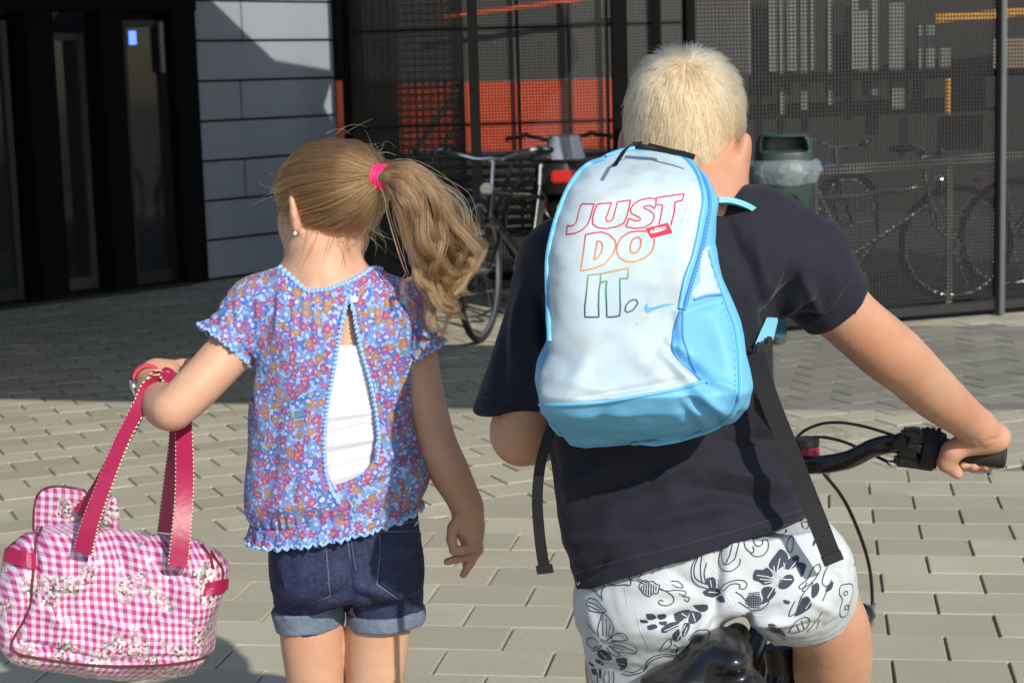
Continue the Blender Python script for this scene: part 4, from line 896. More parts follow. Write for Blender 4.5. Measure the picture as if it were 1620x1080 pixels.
# denim shorts
v = Vox((-.50, 2.53, .42), (-.06, 2.88, .74), .003)
v.stack([(796, 424, 662, 2.70, .097), (830, 420, 664, 2.70, .101), (870, 424, 665, 2.70, .106), (905, 428, 668, 2.70, .108), (925, 436, 664, 2.70, .098), (935, 448, 655, 2.70, .080)], 2.4, .02)
v.cone(G(489, 890), G(489, 990), .0535, .0505, .02); v.cone(G(609, 890), G(612, 982), .0565, .0565, .02)
v.cut(G(490, 992), (-.15, 0, -1), (-1, 0, 0), (G(549, 900).x, 9, 2)); v.cut(G(610, 985), (0, 0, -1), (G(549, 900).x, 0, 0), (1, 9, 2))
v.cone(G(549, 968, -.2), G(549, 1010, -.2), .004, .010, .01, True); v.cone(G(549, 958, -.13), G(549, 1010, .1), .003, .014, .012, True)
vv, ff = v.mesh(); vv = relax(vv, ff, 2); nn = vnormals(vv, ff); vv = vv + nn * (.0022 * noise(vv, (12, 12, 9), 9, 2))[:, None]
vv = creases(vv, nn, [(552, 850, 556, 960, 5, -.006), (556, 930, 480, 960, 8, -.004), (548, 945, 470, 975, 6, .004), (560, 925, 640, 950, 7, .004), (560, 940, 620, 962, 5, -.004), (430, 930, 520, 950, 7, .003), (600, 960, 670, 945, 6, -.003), (436, 860, 432, 920, 6, .003)]); P = PX(vv); vv[:, 2] += np.clip((860 - P[:, 1]) / 60, 0, 1) * (vv[:, 0] - gx) * .17; sh = link('denim_shorts', npmesh(vv, ff), M['denim'], girl); bvS = bvh_of(vv, ff)
def cuff(c0, c1, r0, r1, up, label=None):
    v = Vox(np.array(c0) - .09, np.array(c0) + .09, .0028); v.cone(c0, c1, r0, r1, .004); n = (Vector(c1) - Vector(c0)).normalized(); v.cut(c1, n); v.cut(c0, -n)
    a, b = v.mesh(); a = relax(a, b, 3); nn = vnormals(a, b); a = a + nn * (.0015 * noise(a, (20, 20, 20), 5, 2))[:, None]; return link('turned_up_cuff', npmesh(a, b), M['denim_cuff'], sh)
cuff(G(486, 956), G(491, 990), .0560, .0535, 0); cuff(G(610, 962), G(612, 986), .0605, .0600, 0)
seams = [[(424, 842), (480, 846), (548, 838), (552, 838), (610, 826), (664, 814)], [(424, 850), (480, 853), (548, 846), (610, 833), (664, 822)], [(549, 838), (552, 870), (558, 900), (560, 912)], [(554, 838), (558, 870), (563, 900)],
         [(430, 862), (437, 867), (470, 869), (516, 865), (519, 900), (522, 942), (486, 956), (455, 940), (446, 905), (434, 866)], [(600, 841), (664, 840)], [(600, 841), (602, 870), (596, 924), (632, 948), (664, 934), (666, 880)], [(601, 863), (664, 862)], [(602, 896), (640, 905), (664, 893)], [(448, 884), (516, 887)], [(450, 918), (520, 922)], [(552, 760), (552, 838)]]
a, b = ribbons(bvS, seams, .0022, .0007); link('stitching', polymesh(a, b), M['denim_seam'], sh, kind='stuff')
for pl in ([(434, 868), (514, 868), (518, 940), (486, 953), (457, 938)], [(603, 844), (663, 842), (664, 932), (632, 945), (600, 922)]):
    a, b = fills(bvS, [pl], .0012, 5); o = link('back_pocket', polymesh(a, b), M['denim'], sh); m_ = o.modifiers.new('t', 'SOLIDIFY'); m_.thickness = .002
# wristwatch, earring
g = MB(); ax = (G(232, 594, .12) - G(240, 614, .05)).normalized(); wc = G(233, 599, .105); ps, _ = ringpts(wc, ax, .0215, 32); g.strap(ps + ps[:1], .013, .0025, ax); wt = g.build('wristwatch', M['pink_rubber'], girl)
g = MB(); g.lathe([(.012, -.003), (.0145, 0), (.0145, .004), (.012, .006)], G(214, 612, .085), Vector((-1, -.35, -.3)).to_track_quat('Z', 'Y').to_matrix(), 24); g.build('watch_face', M['chrome'], wt)
g = MB(); ec = HG + RG @ Vector((-.072, -.004, -.052)); g.lathe([(.001, -.003), (.0032, 0), (.001, .003)], ec, None, 10); g.build('earring', M['pearl'], girl)

# ---- her hair: a cap on the scalp, locks drawn back to the tie, the tail, loose wisps
HC = lambda x, y, z: HG + RG @ Vector((x * .90, y * .90, z * .90))
v = Vox(np.array(HG) - .13, np.array(HG) + .13, .0028)
v.ell(HC(0, -.014, .008), (.0755 * .9, .0925 * .9, .0755 * .9), RG, .01); v.ell(HC(0, .020, .010), (.069 * .9, .072 * .9, .069 * .9), RG, .03)
v.cone(G(572, 285, -.035), G(603, 281, -.060), .040, .0135, .03)
nrm = RG @ Vector((0, .62, -.78)); v.cut(HC(0, .042, -.030), nrm); v.cut(HC(0, -.06, -.060), RG @ Vector((0, .05, -1)))
v.ell(HC(.082, .004, -.040), (.020, .022, .026), RG, .006, True)
a, b = v.mesh(); a = relax(a, b, 2); cap = link('hair', npmesh(a, b), M['scalp_brown'], girl); bvC = bvh_of(a, b)
TIE = G(603, 281, -.062); an = vnormals(a, b); rg = np.random.default_rng(11); strands = []
Ri = np.array(RG).T; loc = (a - np.array(HC(0, -.014, .014))) @ Ri.T
T0 = G(592, 281, -.055)
ids = rg.choice(len(a), 4600)
for i in ids:
    p = Vector(a[i]); dl = p - T0
    if dl.length < .02: continue
    c = HC(0, -.014, .014); u0 = (p - c); u1 = (T0 - c); r0, r1 = u0.length, u1.length; u0n, u1n = u0.normalized(), u1.normalized(); K = 12; pts = []
    f0 = rg.uniform(0, .25); ln = rg.uniform(.5, 1.0); off = abs(rg.normal(0, .0032)); wob = rg.normal(0, .0012, 3); ang = u0n.angle(u1n)
    if ang < .05: continue
    ph = rg.uniform(0, 6)
    for k in range(K):
        t = k / (K - 1) * ln; q = (u0n * math.sin((1 - t) * ang) + u1n * math.sin(t * ang)) / math.sin(ang)
        r_, nn_, ii, dd = bvC.ray_cast(c + q * .2, -q)
        if r_ is None: continue
        s_ = r_ + q * (off * math.sin(math.pi * min(1, t * 1.2 + .1)) + .0006); s_ += Vector(wob) * math.sin(t * 5 + ph); pts.append(tuple(s_))
    if len(pts) > 4: strands.append(np.array(pts))
# fringe and wisps near the ear and the nape
def wisps(start, n, dirs, L, curl, rad=.004):
    for _ in range(n):
        p = np.array(start) + rg.normal(0, rad, 3); d = np.array(dirs) + rg.normal(0, .35, 3); d /= np.linalg.norm(d); l = L * rg.uniform(.5, 1.2); ax = rg.normal(size=3); ax /= np.linalg.norm(ax); pts = [p.copy()]
        for k in range(14):
            d = d + np.cross(ax, d) * curl * rg.uniform(.4, 1.3); d[2] -= .05; d /= np.linalg.norm(d); p = p + d * l / 14; pts.append(p.copy())
        strands.append(np.array(pts))
wisps(G(446, 296, .0), 26, (-.5, -.2, .25), .035, .30); wisps(G(455, 300, -.03), 26, (.3, -.6, -.35), .075, .12); wisps(G(458, 312, -.02), 18, (.2, -.3, -.9), .07, .10)
wisps(G(500, 372, -.05), 14, (-.35, -.2, -.8), .045, .05, .008); wisps(G(545, 372, -.05), 10, (.1, -.2, -.9), .04, .05, .008); wisps(G(585, 355, -.02), 16, (.4, -.2, -.6), .05, .10, .006)
wisps(G(540, 226, .0), 10, (.5, -.1, .35), .05, .06, .015); wisps(G(585, 252, -.02), 12, (.4, -.1, .5), .05, .10, .01)
hair('hair_locks', strands, .00042, M['hair_brown'], cap)
g = MB(); ax = Vector((.93, -.36, -.02)).normalized()
for k in range(4): ps, _ = ringpts(TIE - ax * (.008 - .005 * k), ax, .0165, 28, .0165); g.tube(ps, .0036, 8, closed=True)
g.build('hair_elastic', M['hair_elastic'], girl)
# tail
def tailset(cl, wid, n, seed, L0=.75, L1=1.0, curl=.004, dep=.55, endspread=1.0):
    rg = np.random.default_rng(seed); C_ = spline([tuple(G(*p)) for p in cl], 60); Wd = np.interp(np.linspace(0, 1, 60), np.linspace(0, 1, len(wid)), wid) / 1074; out = []
    T_ = np.gradient(C_, axis=0); T_ /= np.linalg.norm(T_, axis=1)[:, None]; yv = np.array([0, 1., 0]); Sx = np.cross(T_, yv); Sx /= np.linalg.norm(Sx, axis=1)[:, None]; Sy = np.cross(Sx, T_)
    nl = max(6, n // 85); lock = rg.uniform(-1, 1, (nl, 2)); lock /= np.maximum(1, np.linalg.norm(lock, axis=1))[:, None]; lph = rg.uniform(0, 6.28, (nl, 2)); lfr = rg.uniform(1.2, 2.6, nl); ll = rg.uniform(L0, L1, nl)
    for _ in range(n):
        j = rg.integers(nl); uv = lock[j] * .9 + rg.normal(0, .12, 2); K = 26; L = ll[j] * rg.uniform(.86, 1.03); t = np.linspace(0, min(L, 1), K); ix = t * 59; i0 = np.clip(ix.astype(int), 0, 58); fr_ = (ix - i0)[:, None]
        c = C_[i0] * (1 - fr_) + C_[i0 + 1] * fr_; w = (Wd[i0] * (1 - fr_[:, 0]) + Wd[i0 + 1] * fr_[:, 0]) / 2
        cv = curl * (t + .6 * t ** 3) * 1.5 * np.sin(2 * np.pi * lfr[j] * t + lph[j, 0]); cw = curl * (t + .6 * t ** 3) * 1.5 * np.cos(2 * np.pi * lfr[j] * t + lph[j, 1])
        jit = rg.normal(0, .0012) * t * 2; conv = 1 - .35 * np.clip((t - .6) / .4, 0, 1)
        out.append(c + Sx[i0] * (uv[0] * w * conv + cv + jit)[:, None] + Sy[i0] * (uv[1] * w * dep * conv + cw)[:, None] + rg.normal(0, .00035, (K, 3)) * t[:, None])
    return out
tail = tailset([(604, 281, -.075), (634, 282, -.085), (660, 318, -.09), (678, 378, -.085), (690, 438, -.08), (694, 488, -.075), (716, 522, -.07)], [22, 44, 62, 62, 52, 36, 10], 1500, 1, .80, 1.06, .011)
tail += tailset([(604, 278, -.075), (640, 282, -.085), (680, 325, -.08), (706, 375, -.07), (728, 415, -.065), (742, 440, -.06), (750, 462, -.055)], [20, 44, 66, 70, 60, 46, 16], 1100, 2, .62, 1.0, .014)
tail += tailset([(604, 281, -.075), (636, 286, -.08), (668, 340, -.07), (690, 400, -.06), (704, 440, -.055), (706, 470, -.05), (718, 482, -.05)], [20, 40, 60, 66, 50, 30, 10], 700, 3, .7, 1.0, .012)
tail += tailset([(608, 278, -.08), (650, 300, -.08), (700, 360, -.06), (735, 365, -.04), (760, 378, -.03)], [20, 34, 44, 30, 16], 150, 4, .8, 1.0, .004)
tail += tailset([(608, 278, -.08), (660, 310, -.08), (705, 390, -.06), (750, 412, -.04), (795, 420, -.03)], [20, 34, 34, 12, 3], 26, 5, .8, 1.0, .004)
tail += tailset([(606, 285, -.08), (628, 330, -.09), (650, 420, -.09), (642, 450, -.09), (655, 500, -.09)], [20, 40, 36, 20, 8], 26, 6, .8, 1.0, .004)
tail += tailset([(604, 281, -.075), (640, 284, -.08), (690, 340, -.07), (730, 400, -.06), (756, 470, -.05)], [24, 90, 120, 130, 110], 90, 7, .6, 1.0, .012, .8)
g = MB(); cc = [Vector(p) for p in spline([tuple(G(*p)) for p in ((602, 281, -.07), (632, 286, -.08), (660, 330, -.082), (680, 390, -.072), (692, 430, -.065))], 24)]; g.tube(cc, [.012 + .011 * math.sin(min(1, i / 14) * 1.57) * (1 if i < 15 else 1 - (i - 14) / 12) for i in range(24)], 12); pt = g.build('ponytail', M['scalp_brown'], girl)
hair('ponytail_locks', tail, .00048, M['hair_brown'], pt)

# ------------------------------------------------------------------ bag on her arm
bagc = G(170, 920, -.06); bag = thing('handbag', 'pink gingham oilcloth handbag with flower sprigs hanging from the arm of the girl', 'bag', (bagc.x, bagc.y, G(170, 1060, -.06).z))
YB = 2.645; zz = lambda y: W(170, y, YB).z
OUT = [(60, 838), (72, 820), (98, 817), (122, 824), (168, 838), (216, 842), (270, 848), (312, 852), (345, 872), (362, 898), (356, 935), (345, 968), (334, 1000), (332, 1038), (310, 1062), (212, 1071), (130, 1066), (72, 1054), (30, 1036), (12, 1010), (2, 985), (-2, 950), (4, 905), (12, 868), (34, 846)]
v = Vox((-.80, 2.50, .42), (-.38, 2.78, .72), .0032)
yf = lambda z: YB - .035 - .038 * np.clip((zz(820) - z) / (zz(820) - zz(1000)), 0, 1) + .02 * np.clip((zz(1030) - z) / .03, 0, 1); yb = lambda z: YB + .035 + .04 * np.clip((zz(820) - z) / (zz(820) - zz(1000)), 0, 1)
v.slab2d([(x, y, YB) for x, y in OUT], yf, yb, .045, .01)
vv, ff = v.mesh(); vv = relax(vv, ff, 2); nn = vnormals(vv, ff); vv = vv + nn * (.0045 * noise(vv, (8, 8, 8), 21, 3))[:, None]
vv = creases(vv, nn, [(180, 850, 200, 900, 9, -.008), (150, 850, 130, 930, 10, .006), (232, 860, 300, 900, 9, .008), (240, 890, 330, 930, 7, -.006), (200, 1010, 290, 940, 9, -.006), (150, 980, 250, 1010, 10, .006), (60, 960, 120, 1000, 10, .006), (52, 850, 58, 930, 5, -.010), (56, 930, 24, 1010, 5, -.009), (24, 1012, 160, 1046, 5, -.009), (160, 1046, 330, 1040, 5, -.009), (338, 870, 318, 960, 6, -.008), (270, 870, 262, 960, 8, -.005), (100, 880, 90, 1000, 12, .005)])
body = link('bag_body', npmesh(vv, ff), M['gingham'], bag); bvG = bvh_of(vv, ff)
def piping(pts, r=.0022, mat='dark_piping', bv=None, par=None, nm='piping'):
    q = on(bv or bvG, dens([tuple(p) for p in spline(pts, 50)], 3), r * .4)
    if len(q) > 3: g = MB(); g.tube(q, r, 6); g.build(nm, M[mat], par or body)
piping([(62, 846), (72, 824), (96, 819), (120, 826)]); piping([(60, 842), (54, 880), (50, 930), (46, 965), (20, 1012), (24, 1030), (60, 1040), (150, 1052), (240, 1052), (300, 1046), (331, 1036)]); piping([(334, 872), (345, 890), (352, 905), (346, 936)]); piping([(318, 862), (332, 880), (338, 900)])
a, b = fills(bvG, [[(12, 864), (54, 877), (54, 901), (8, 888)]], .0015, 5); o = link('side_tab', polymesh(a, b), M['pink_leather'], bag); o.modifiers.new('t', 'SOLIDIFY').thickness = .003
a, b = fills(bvG, [[(328, 921), (358, 914), (356, 936), (322, 942)]], .0015, 5); o = link('side_tab', polymesh(a, b), M['pink_leather'], bag); o.modifiers.new('t', 'SOLIDIFY').thickness = .003
v = Vox((-.78, 2.60, .60), (-.55, 2.76, .80), .003); YF = 2.70; c1 = lambda z: YF - .008 + 0 * z; c2 = lambda z: YF + .008 + 0 * z
v.slab2d([(x, y, YF) for x, y in ((50, 850), (54, 800), (62, 776), (85, 767), (120, 770), (138, 776), (148, 800), (150, 870), (60, 870))], c1, c2, .007, .01); v.slab2d([(x, y, YF - .01) for x, y in ((160, 800), (172, 786), (184, 790), (188, 812), (186, 860), (150, 860))], c1, c2, .007, .01)
a, b = v.mesh(); nn = vnormals(a, b); fl_ = link('closing_flap', npmesh(relax(a, b, 1), b), M['gingham'], bag); bvF = bvh_of(a, b); piping([(53, 840), (55, 802), (63, 779), (85, 770), (119, 773), (136, 779), (146, 802)], .002, bv=bvF, par=fl_)
def handle(pts, ws, side, name='handle'):
    P_ = [Vector(p) for p in spline([tuple(G(*p)) for p in pts], 56)]; w_ = np.interp(np.linspace(0, 1, 56), np.linspace(0, 1, len(ws)), ws) / 1074
    sd = [Vector(spline(side, 56)[i]) for i in range(56)]; g = MB(); g.strap(P_, list(w_), .005, sd); h_ = g.build(name, M['pink_leather'], bag)
    for e in (-1, 1):
        ed = []
        for i, p in enumerate(P_):
            t = (P_[min(i + 1, 55)] - P_[max(i - 1, 0)]).normalized(); s_ = (sd[i] - t * sd[i].dot(t)).normalized(); ed.append(p + s_ * e * w_[i] / 2)
        g = MB(); g.tube(ed, .0017, 6); g.build('edge_trim', M['beads'], h_)
s0 = [(1, -.1, 0)] * 3 + [(.75, .65, 0)] * 2 + [(.6, .8, .0)] * 1 + [(1, .3, 0)] * 3
handle([(131, 874, -.125), (142, 830, -.125), (160, 780, -.115), (192, 700, -.085), (222, 640, -.035), (234, 612, -.012), (253, 598, -.002), (274, 606, .01), (287, 640, .01), (291, 690, -.02), (292, 770, -.085), (287, 840, -.118), (281, 896, -.128)], [27, 25, 23, 21, 21, 22, 24, 24, 26, 27, 28], s0)
handle([(126, 812, -.02), (150, 782, -.02), (176, 735, .0), (205, 676, .015), (232, 622, .030), (242, 600, .036), (257, 588, .04), (272, 598, .045), (279, 630, .045), (280, 690, .035), (272, 760, .015), (262, 842, -.01)], [24, 23, 22, 21, 21, 21, 22, 22, 23, 24], s0)
# ------------------------------------------------------------------ boy
boy = thing('person', 'boy with short blond hair in a navy t-shirt astride a bicycle', 'person', (W(1080, 900, 2.4).x, 2.4, 0))
RB = Matrix.Rotation(R(-17), 3, 'Z') @ Matrix.Rotation(R(-9), 3, 'X') @ Matrix.Rotation(R(2), 3, 'Y')
HB = W(1082, 205, 2.52)
v = Vox((-.06, 2.16, -.01), (.86, 3.12, 1.44), .0035)
head(v, HB, RB, 1.0); EM = Matrix.Rotation(R(10), 3, 'Y') @ Matrix.Rotation(R(-12), 3, 'Z'); v.cone(W(1166, 222, 2.468), W(1150, 300, 2.470), .013, .012, .006, True); v.ell(W(1176, 244, 2.470), (.0105, .022, .0290), EM, .003); v.ell(W(1165, 274, 2.474), (.0085, .015, .0150), EM, .005); ear(v, HB, RB, -1, 1.0)
B = W
v.chain([B(1096, 255, 2.50), B(1114, 295, 2.47), B(1108, 345, 2.44)], [.054, .046, .055], .03)
v.chain([B(1108, 358, 2.46), B(1200, 402, 2.46), B(1272, 424, 2.46)], [.040, .038, .048], .03); v.chain([B(1108, 350, 2.45), B(990, 385, 2.45), B(905, 425, 2.46)], [.055, .052, .052], .04)
v.stack([(380, 960, 1240, 2.45, .07), (430, 895, 1235, 2.45, .088), (520, 885, 1200, 2.45, .092), (640, 900, 1200, 2.43, .085), (740, 930, 1210, 2.42, .080), (860, 970, 1200, 2.42, .070), (930, 985, 1190, 2.41, .07)], 2.2, .03)
# right arm to the grip
v.chain([B(1272, 422, 2.46), B(1330, 490, 2.49), B(1392, 545, 2.53), B(1432, 578, 2.57), B(1482, 625, 2.645), B(1528, 662, 2.72), B(1549, 679, 2.748)], [.054, .0400, .0398, .0380, .0350, .0275, .0235], .03)
v.chain([B(1549, 679, 2.748), B(1570, 690, 2.77)], [.0235, .022], .02); v.ell(B(1571, 692, 2.772), (.026, .028, .021), None, .015); v.ell(B(1540, 700, 2.770), (.030, .024, .018), Matrix.Rotation(R(-14), 3, 'Y'), .018)
v.chain([B(1532, 700, 2.752), B(1506, 714, 2.752), B(1497, 732, 2.757), B(1514, 748, 2.766)], [.018, .0155, .0125, .0098], .010)
for x, y1, r_ in ((1526, 736, .0092), (1543, 738, .0096), (1562, 738, .0094), (1580, 734, .0082)):
    v.chain([B(x + 4, 690, 2.795), B(x + 3, 701, 2.822), B(x, 722, 2.824), B(x - 2, y1, 2.802), B(x - 3, y1 - 1, 2.782)], [r_ * 1.25, r_ * 1.12, r_ * 1.05, r_, r_ * .85], .004)
# left arm to the other grip, forearm going forward
v.chain([B(905, 428, 2.46), B(862, 520, 2.46), B(838, 600, 2.45), B(826, 672, 2.44)], [.052, .043, .040, .036], .02)
LG = Vector((.235, 2.985, .775)); v.chain([B(826, 676, 2.44), B(842, 690, 2.50), LG + Vector((-.045, -.10, .03)), LG + Vector((0, -.03, .025))], [.036, .0375, .025, .024], .015); v.ell(LG + Vector((0, .0, .02)), (.036, .030, .018), None, .015)
for i in range(4): x = LG.x - .03 + i * .019; v.chain([Vector((x, LG.y + .02, LG.z + .018)), Vector((x, LG.y + .034, LG.z)), Vector((x, LG.y + .012, LG.z - .022))], [.0105, .010, .009], .004)
v.chain([LG + Vector((.03, -.02, .01)), LG + Vector((.042, -.005, -.018))], [.013, .010], .008)
# legs: left stands on the ground, right foot on the pedal
KLb, ALb = Vector((.135, 2.50, .36)), Vector((.10, 2.42, .075)); KRb, ARb = Vector((.475, 2.74, .43)), Vector((.45, 2.58, .16))
v.chain([B(1030, 930, 2.40), B(1010, 1050, 2.43), KLb], [.070, .066, .052], .03); v.chain([KLb, (KLb + ALb) / 2 + Vector((0, -.03, .02)), ALb], [.050, .050, .032], .02); v.chain([ALb, ALb + Vector((0, .11, -.045))], [.034, .026], .02)
v.chain([B(1225, 900, 2.40), B(1308, 985, 2.46), B(1316, 1060, 2.54), KRb], [.068, .0535, .0525, .050], .02); v.chain([KRb, (KRb + ARb) / 2 + Vector((0, -.02, .02)), ARb], [.048, .047, .031], .02); v.chain([ARb, ARb + Vector((0, .11, -.045))], [.033, .026], .02)
vv, ff = v.mesh(); vv = relax(vv, ff, 2); nn = vnormals(vv, ff)
vv = creases(vv, nn, [(1556, 700, 1585, 690, 3, -.0015), (1540, 694, 1556, 708, 3, -.0012)])
link('body', npmesh(vv, ff), M['skin_boy'], boy)
for A in (ALb, ARb):
    v = Vox(tuple(A + Vector((-.08, -.10, -.085))), tuple(A + Vector((.08, .21, .06))), .005); v.cone(A + Vector((0, -.02, -.03)), A + Vector((0, .14, -.045)), .042, .034, .02); v.cone(A, A + Vector((0, 0, .02)), .040, .038, .02); v.cut(A + Vector((0, 0, -.07)), (0, 0, -1))
    a, b = v.mesh(); link('shoe', npmesh(a, b), M['shoe_white'], boy)
# t-shirt
h = .0034
v = Vox((-.10, 2.22, .60), (.56, 2.66, 1.24), h)
rows = [(352, 1040, 1190, 2.45, .065), (372, 985, 1235, 2.45, .082), (405, 900, 1258, 2.45, .098), (450, 868, 1246, 2.45, .106), (520, 862, 1222, 2.45, .108), (600, 864, 1224, 2.44, .108), (680, 864, 1246, 2.43, .108), (760, 868, 1264, 2.42, .110), (840, 882, 1286, 2.41, .126), (900, 900, 1294, 2.40, .138), (945, 906, 1296, 2.40, .140), (985, 908, 1296, 2.40, .140)]
v.stack(rows, 2.25, .02)
v.chain([B(1128, 352, 2.45), B(1195, 376, 2.45), B(1268, 412, 2.46)], [.056, .063, .063], .03); v.chain([B(1108, 345, 2.45), B(985, 385, 2.45), B(902, 420, 2.46)], [.058, .062, .062], .03)
v.cone(B(1262, 418, 2.46), B(1338, 497, 2.49), .062, .051, .03); v.cone(B(902, 430, 2.46), B(806, 655, 2.45), .063, .046, .035); v.cone(B(905, 450, 2.46), B(825, 640, 2.45), .062, .040, .04)
SR = (B(1340, 500, 2.49) - B(1262, 418, 2.46)).normalized(); SRp = B(1326, 479, 2.487); v.cut(SRp, SR, (B(1270, 400, 2.4).x, 2, .9), (1, 3, 1.3))
SLv = (B(806, 655, 2.45) - B(880, 470, 2.46)).normalized(); SLp = B(806, 646, 2.45); v.cut(SLp, Vector((.06, 0, -1)), (-.2, 2, .6), (B(858, 500, 2.45).x, 3, 1.2))
hemn = Vector((.29, -.20, -1)).normalized(); hemp = B(1090, 888, 2.27); v.cut(hemp, hemn, (B(858, 800, 2.4).x, 2, .5), (1, 3, .95))
v.ell(B(1112, 300, 2.46), (.053, .075, .048), None, .005, True)
I_ = Vox((-.10, 2.22, .60), (.56, 2.66, 1.24), h); I_.stack(rows, 2.25, .02, grow=-.008, caps=False); hz_ = v.ax[2] < B(1090, 700, 2.4).z
v.V = np.maximum(v.V, np.where(hz_[None, None, :], -I_.V, -9)).astype(np.float32)
v.cone(B(1290, 440, 2.472), B(1360, 520, 2.50), .050, .045, .004, True); v.cone(B(830, 590, 2.452), B(800, 690, 2.45), .044, .042, .004, True)
vv, ff = v.mesh(); vv = relax(vv, ff, 2); nn = vnormals(vv, ff); vv = vv + nn * (.0058 * noise(vv, (6, 6, 4), 31, 3))[:, None]
vv = creases(vv, nn, [(1215, 505, 1262, 440, 9, -0.0145), (1205, 480, 1240, 410, 9, 0.0087), (1232, 500, 1290, 452, 7, 0.0116), (1218, 520, 1190, 420, 10, -0.0087), (1246, 505, 1300, 500, 6, -0.0087), (1196, 380, 1208, 470, 9, 0.0087), (1150, 350, 1190, 440, 9, -0.0072), (1270, 440, 1300, 500, 8, 0.0072),
                      (850, 470, 872, 610, 7, -0.0174), (832, 440, 806, 560, 9, 0.0087), (870, 500, 848, 640, 8, 0.0087), (800, 520, 790, 630, 9, -0.0072),
                      (880, 770, 960, 740, 14, 0.0101), (900, 800, 1010, 760, 10, -0.0101), (960, 790, 1090, 735, 12, 0.0087), (1000, 830, 1180, 790, 14, 0.0087), (1100, 770, 1240, 800, 12, -0.0101), (1130, 740, 1262, 775, 12, 0.0101), (1190, 640, 1250, 730, 10, 0.0116), (1184, 620, 1236, 660, 8, -0.0116), (880, 860, 1000, 850, 14, 0.0072), (905, 900, 940, 870, 10, 0.0116), (920, 920, 960, 885, 7, -0.0116), (1150, 700, 1250, 690, 9, -0.0072), (1180, 840, 1270, 810, 10, 0.0058), (864, 700, 882, 800, 9, -0.0116), (1060, 330, 1130, 352, 6, 0.0043)])
ts = link('t_shirt', npmesh(vv, ff), M['navy'], boy); bvT = bvh_of(vv, ff)
a, b = ribbons(bvT, [[(905, 908), (980, 886), (1080, 862), (1180, 834), (1276, 804)], [(764, 628), (800, 634), (846, 642)], [(1347, 442), (1318, 482), (1290, 512)]], .0018, .0006); link('hem_stitching', polymesh(a, b), M['navy_hem'], ts, kind='stuff')
q = on(bvT, dens([(868, 520), (852, 560), (840, 620)], 4), .0); 
# swimming shorts
h = .0034
v = Vox((-.02, 2.20, .40), (.56, 2.68, .76), h)
v.stack([(795, 985, 1288, 2.40, .104), (860, 935, 1288, 2.40, .108), (920, 922, 1312, 2.40, .118), (960, 922, 1300, 2.40, .118), (985, 930, 1240, 2.41, .10), (992, 940, 1200, 2.42, .09)], 2.3, .01)
v.ell(B(1022, 950, 2.39), (.084, .108, .080), None, .03); v.ell(B(1235, 915, 2.40), (.092, .112, .080), None, .03)
v.cone(B(1016, 950, 2.40), B(1026, 1100, 2.43), .090, .078, .02); v.cone(B(1250, 905, 2.41), B(1288, 975, 2.47), .084, .068, .03)
v.cut(B(1270, 984, 2.40), (.34, .5, -1), (B(1165, 900, 2.4).x, 2, .3), (1, 3, .56)); v.cone(B(1168, 1010, 2.20), B(1166, 1010, 2.6), .028, .028, .02, True); v.cone(B(1166, 1060, 2.2), B(1166, 1060, 2.6), .045, .045, .02, True)
v.cone(B(1260, 955, 2.42), B(1322, 1040, 2.50), .056, .056, .004, True)
vv, ff = v.mesh(); vv = relax(vv, ff, 2); nn = vnormals(vv, ff); vv = vv + nn * (.0042 * noise(vv, (8, 8, 8), 41, 3))[:, None]
vv = creases(vv, nn, [(1140, 860, 1130, 985, 8, -.014), (1120, 960, 1010, 990, 9, -.007), (1128, 975, 1060, 1030, 7, .007), (1110, 940, 1000, 930, 9, .006), (1100, 990, 1090, 1040, 7, -.006), (1150, 975, 1200, 955, 6, .006), (1165, 985, 1230, 960, 7, -.008), (1180, 985, 1260, 985, 7, .008), (1210, 1005, 1300, 985, 6, -.006), (1270, 940, 1320, 970, 8, .006), (1280, 900, 1340, 900, 8, -.006), (1290, 860, 1330, 930, 7, .006), (930, 960, 960, 1040, 8, .006), (920, 980, 930, 1060, 5, -.008), (1060, 900, 1110, 940, 9, -.005)])
bs = link('swim_shorts', npmesh(vv, ff), M['shorts_cloth'], boy); bvP = bvh_of(vv, ff)
Z3 = lambda L: [[(900 + x / 4.5, 840 + y / 4.5) for x, y in l] for l in L]; Z4 = lambda L: [[(1060 + x / 4.153, 820 + y / 4.153) for x, y in l] for l in L]
fl = Z4([[(650, 300), (665, 270), (700, 225), (725, 198), (760, 220), (775, 260), (755, 300), (725, 325), (700, 345), (690, 345), (655, 320)], [(778, 265), (830, 240), (848, 260), (835, 300), (800, 330), (750, 328), (765, 290)], [(765, 368), (800, 370), (815, 400), (800, 430), (760, 460), (715, 455), (718, 410), (750, 380)], [(545, 370), (560, 335), (610, 335), (635, 320), (665, 345), (676, 372), (664, 392), (672, 420), (620, 435), (590, 415), (550, 400)], [(612, 452), (650, 445), (695, 465), (690, 500), (650, 540), (600, 560), (612, 520), (600, 480)],
         [(240, 390), (285, 385), (305, 440), (270, 460), (245, 430)], [(215, 480), (260, 450), (320, 460), (335, 490), (290, 515), (235, 505)], [(310, 515), (345, 505), (362, 545), (330, 545)], [(820, 300), (850, 285), (890, 300), (885, 340), (865, 385), (845, 350)], [(930, 440), (965, 420), (980, 450), (965, 500), (930, 520)], [(870, 520), (905, 510), (930, 560), (900, 600), (820, 640), (840, 590)], [(1030, 440), (1070, 410), (1060, 460), (1020, 480)], [(645, 690), (680, 690), (740, 735), (760, 770), (700, 750), (655, 720)], [(745, 530), (785, 540), (780, 560), (750, 552)], [(940, 150), (962, 130), (950, 170), (935, 180)], [(150, 565), (240, 562), (245, 600), (200, 610)]])
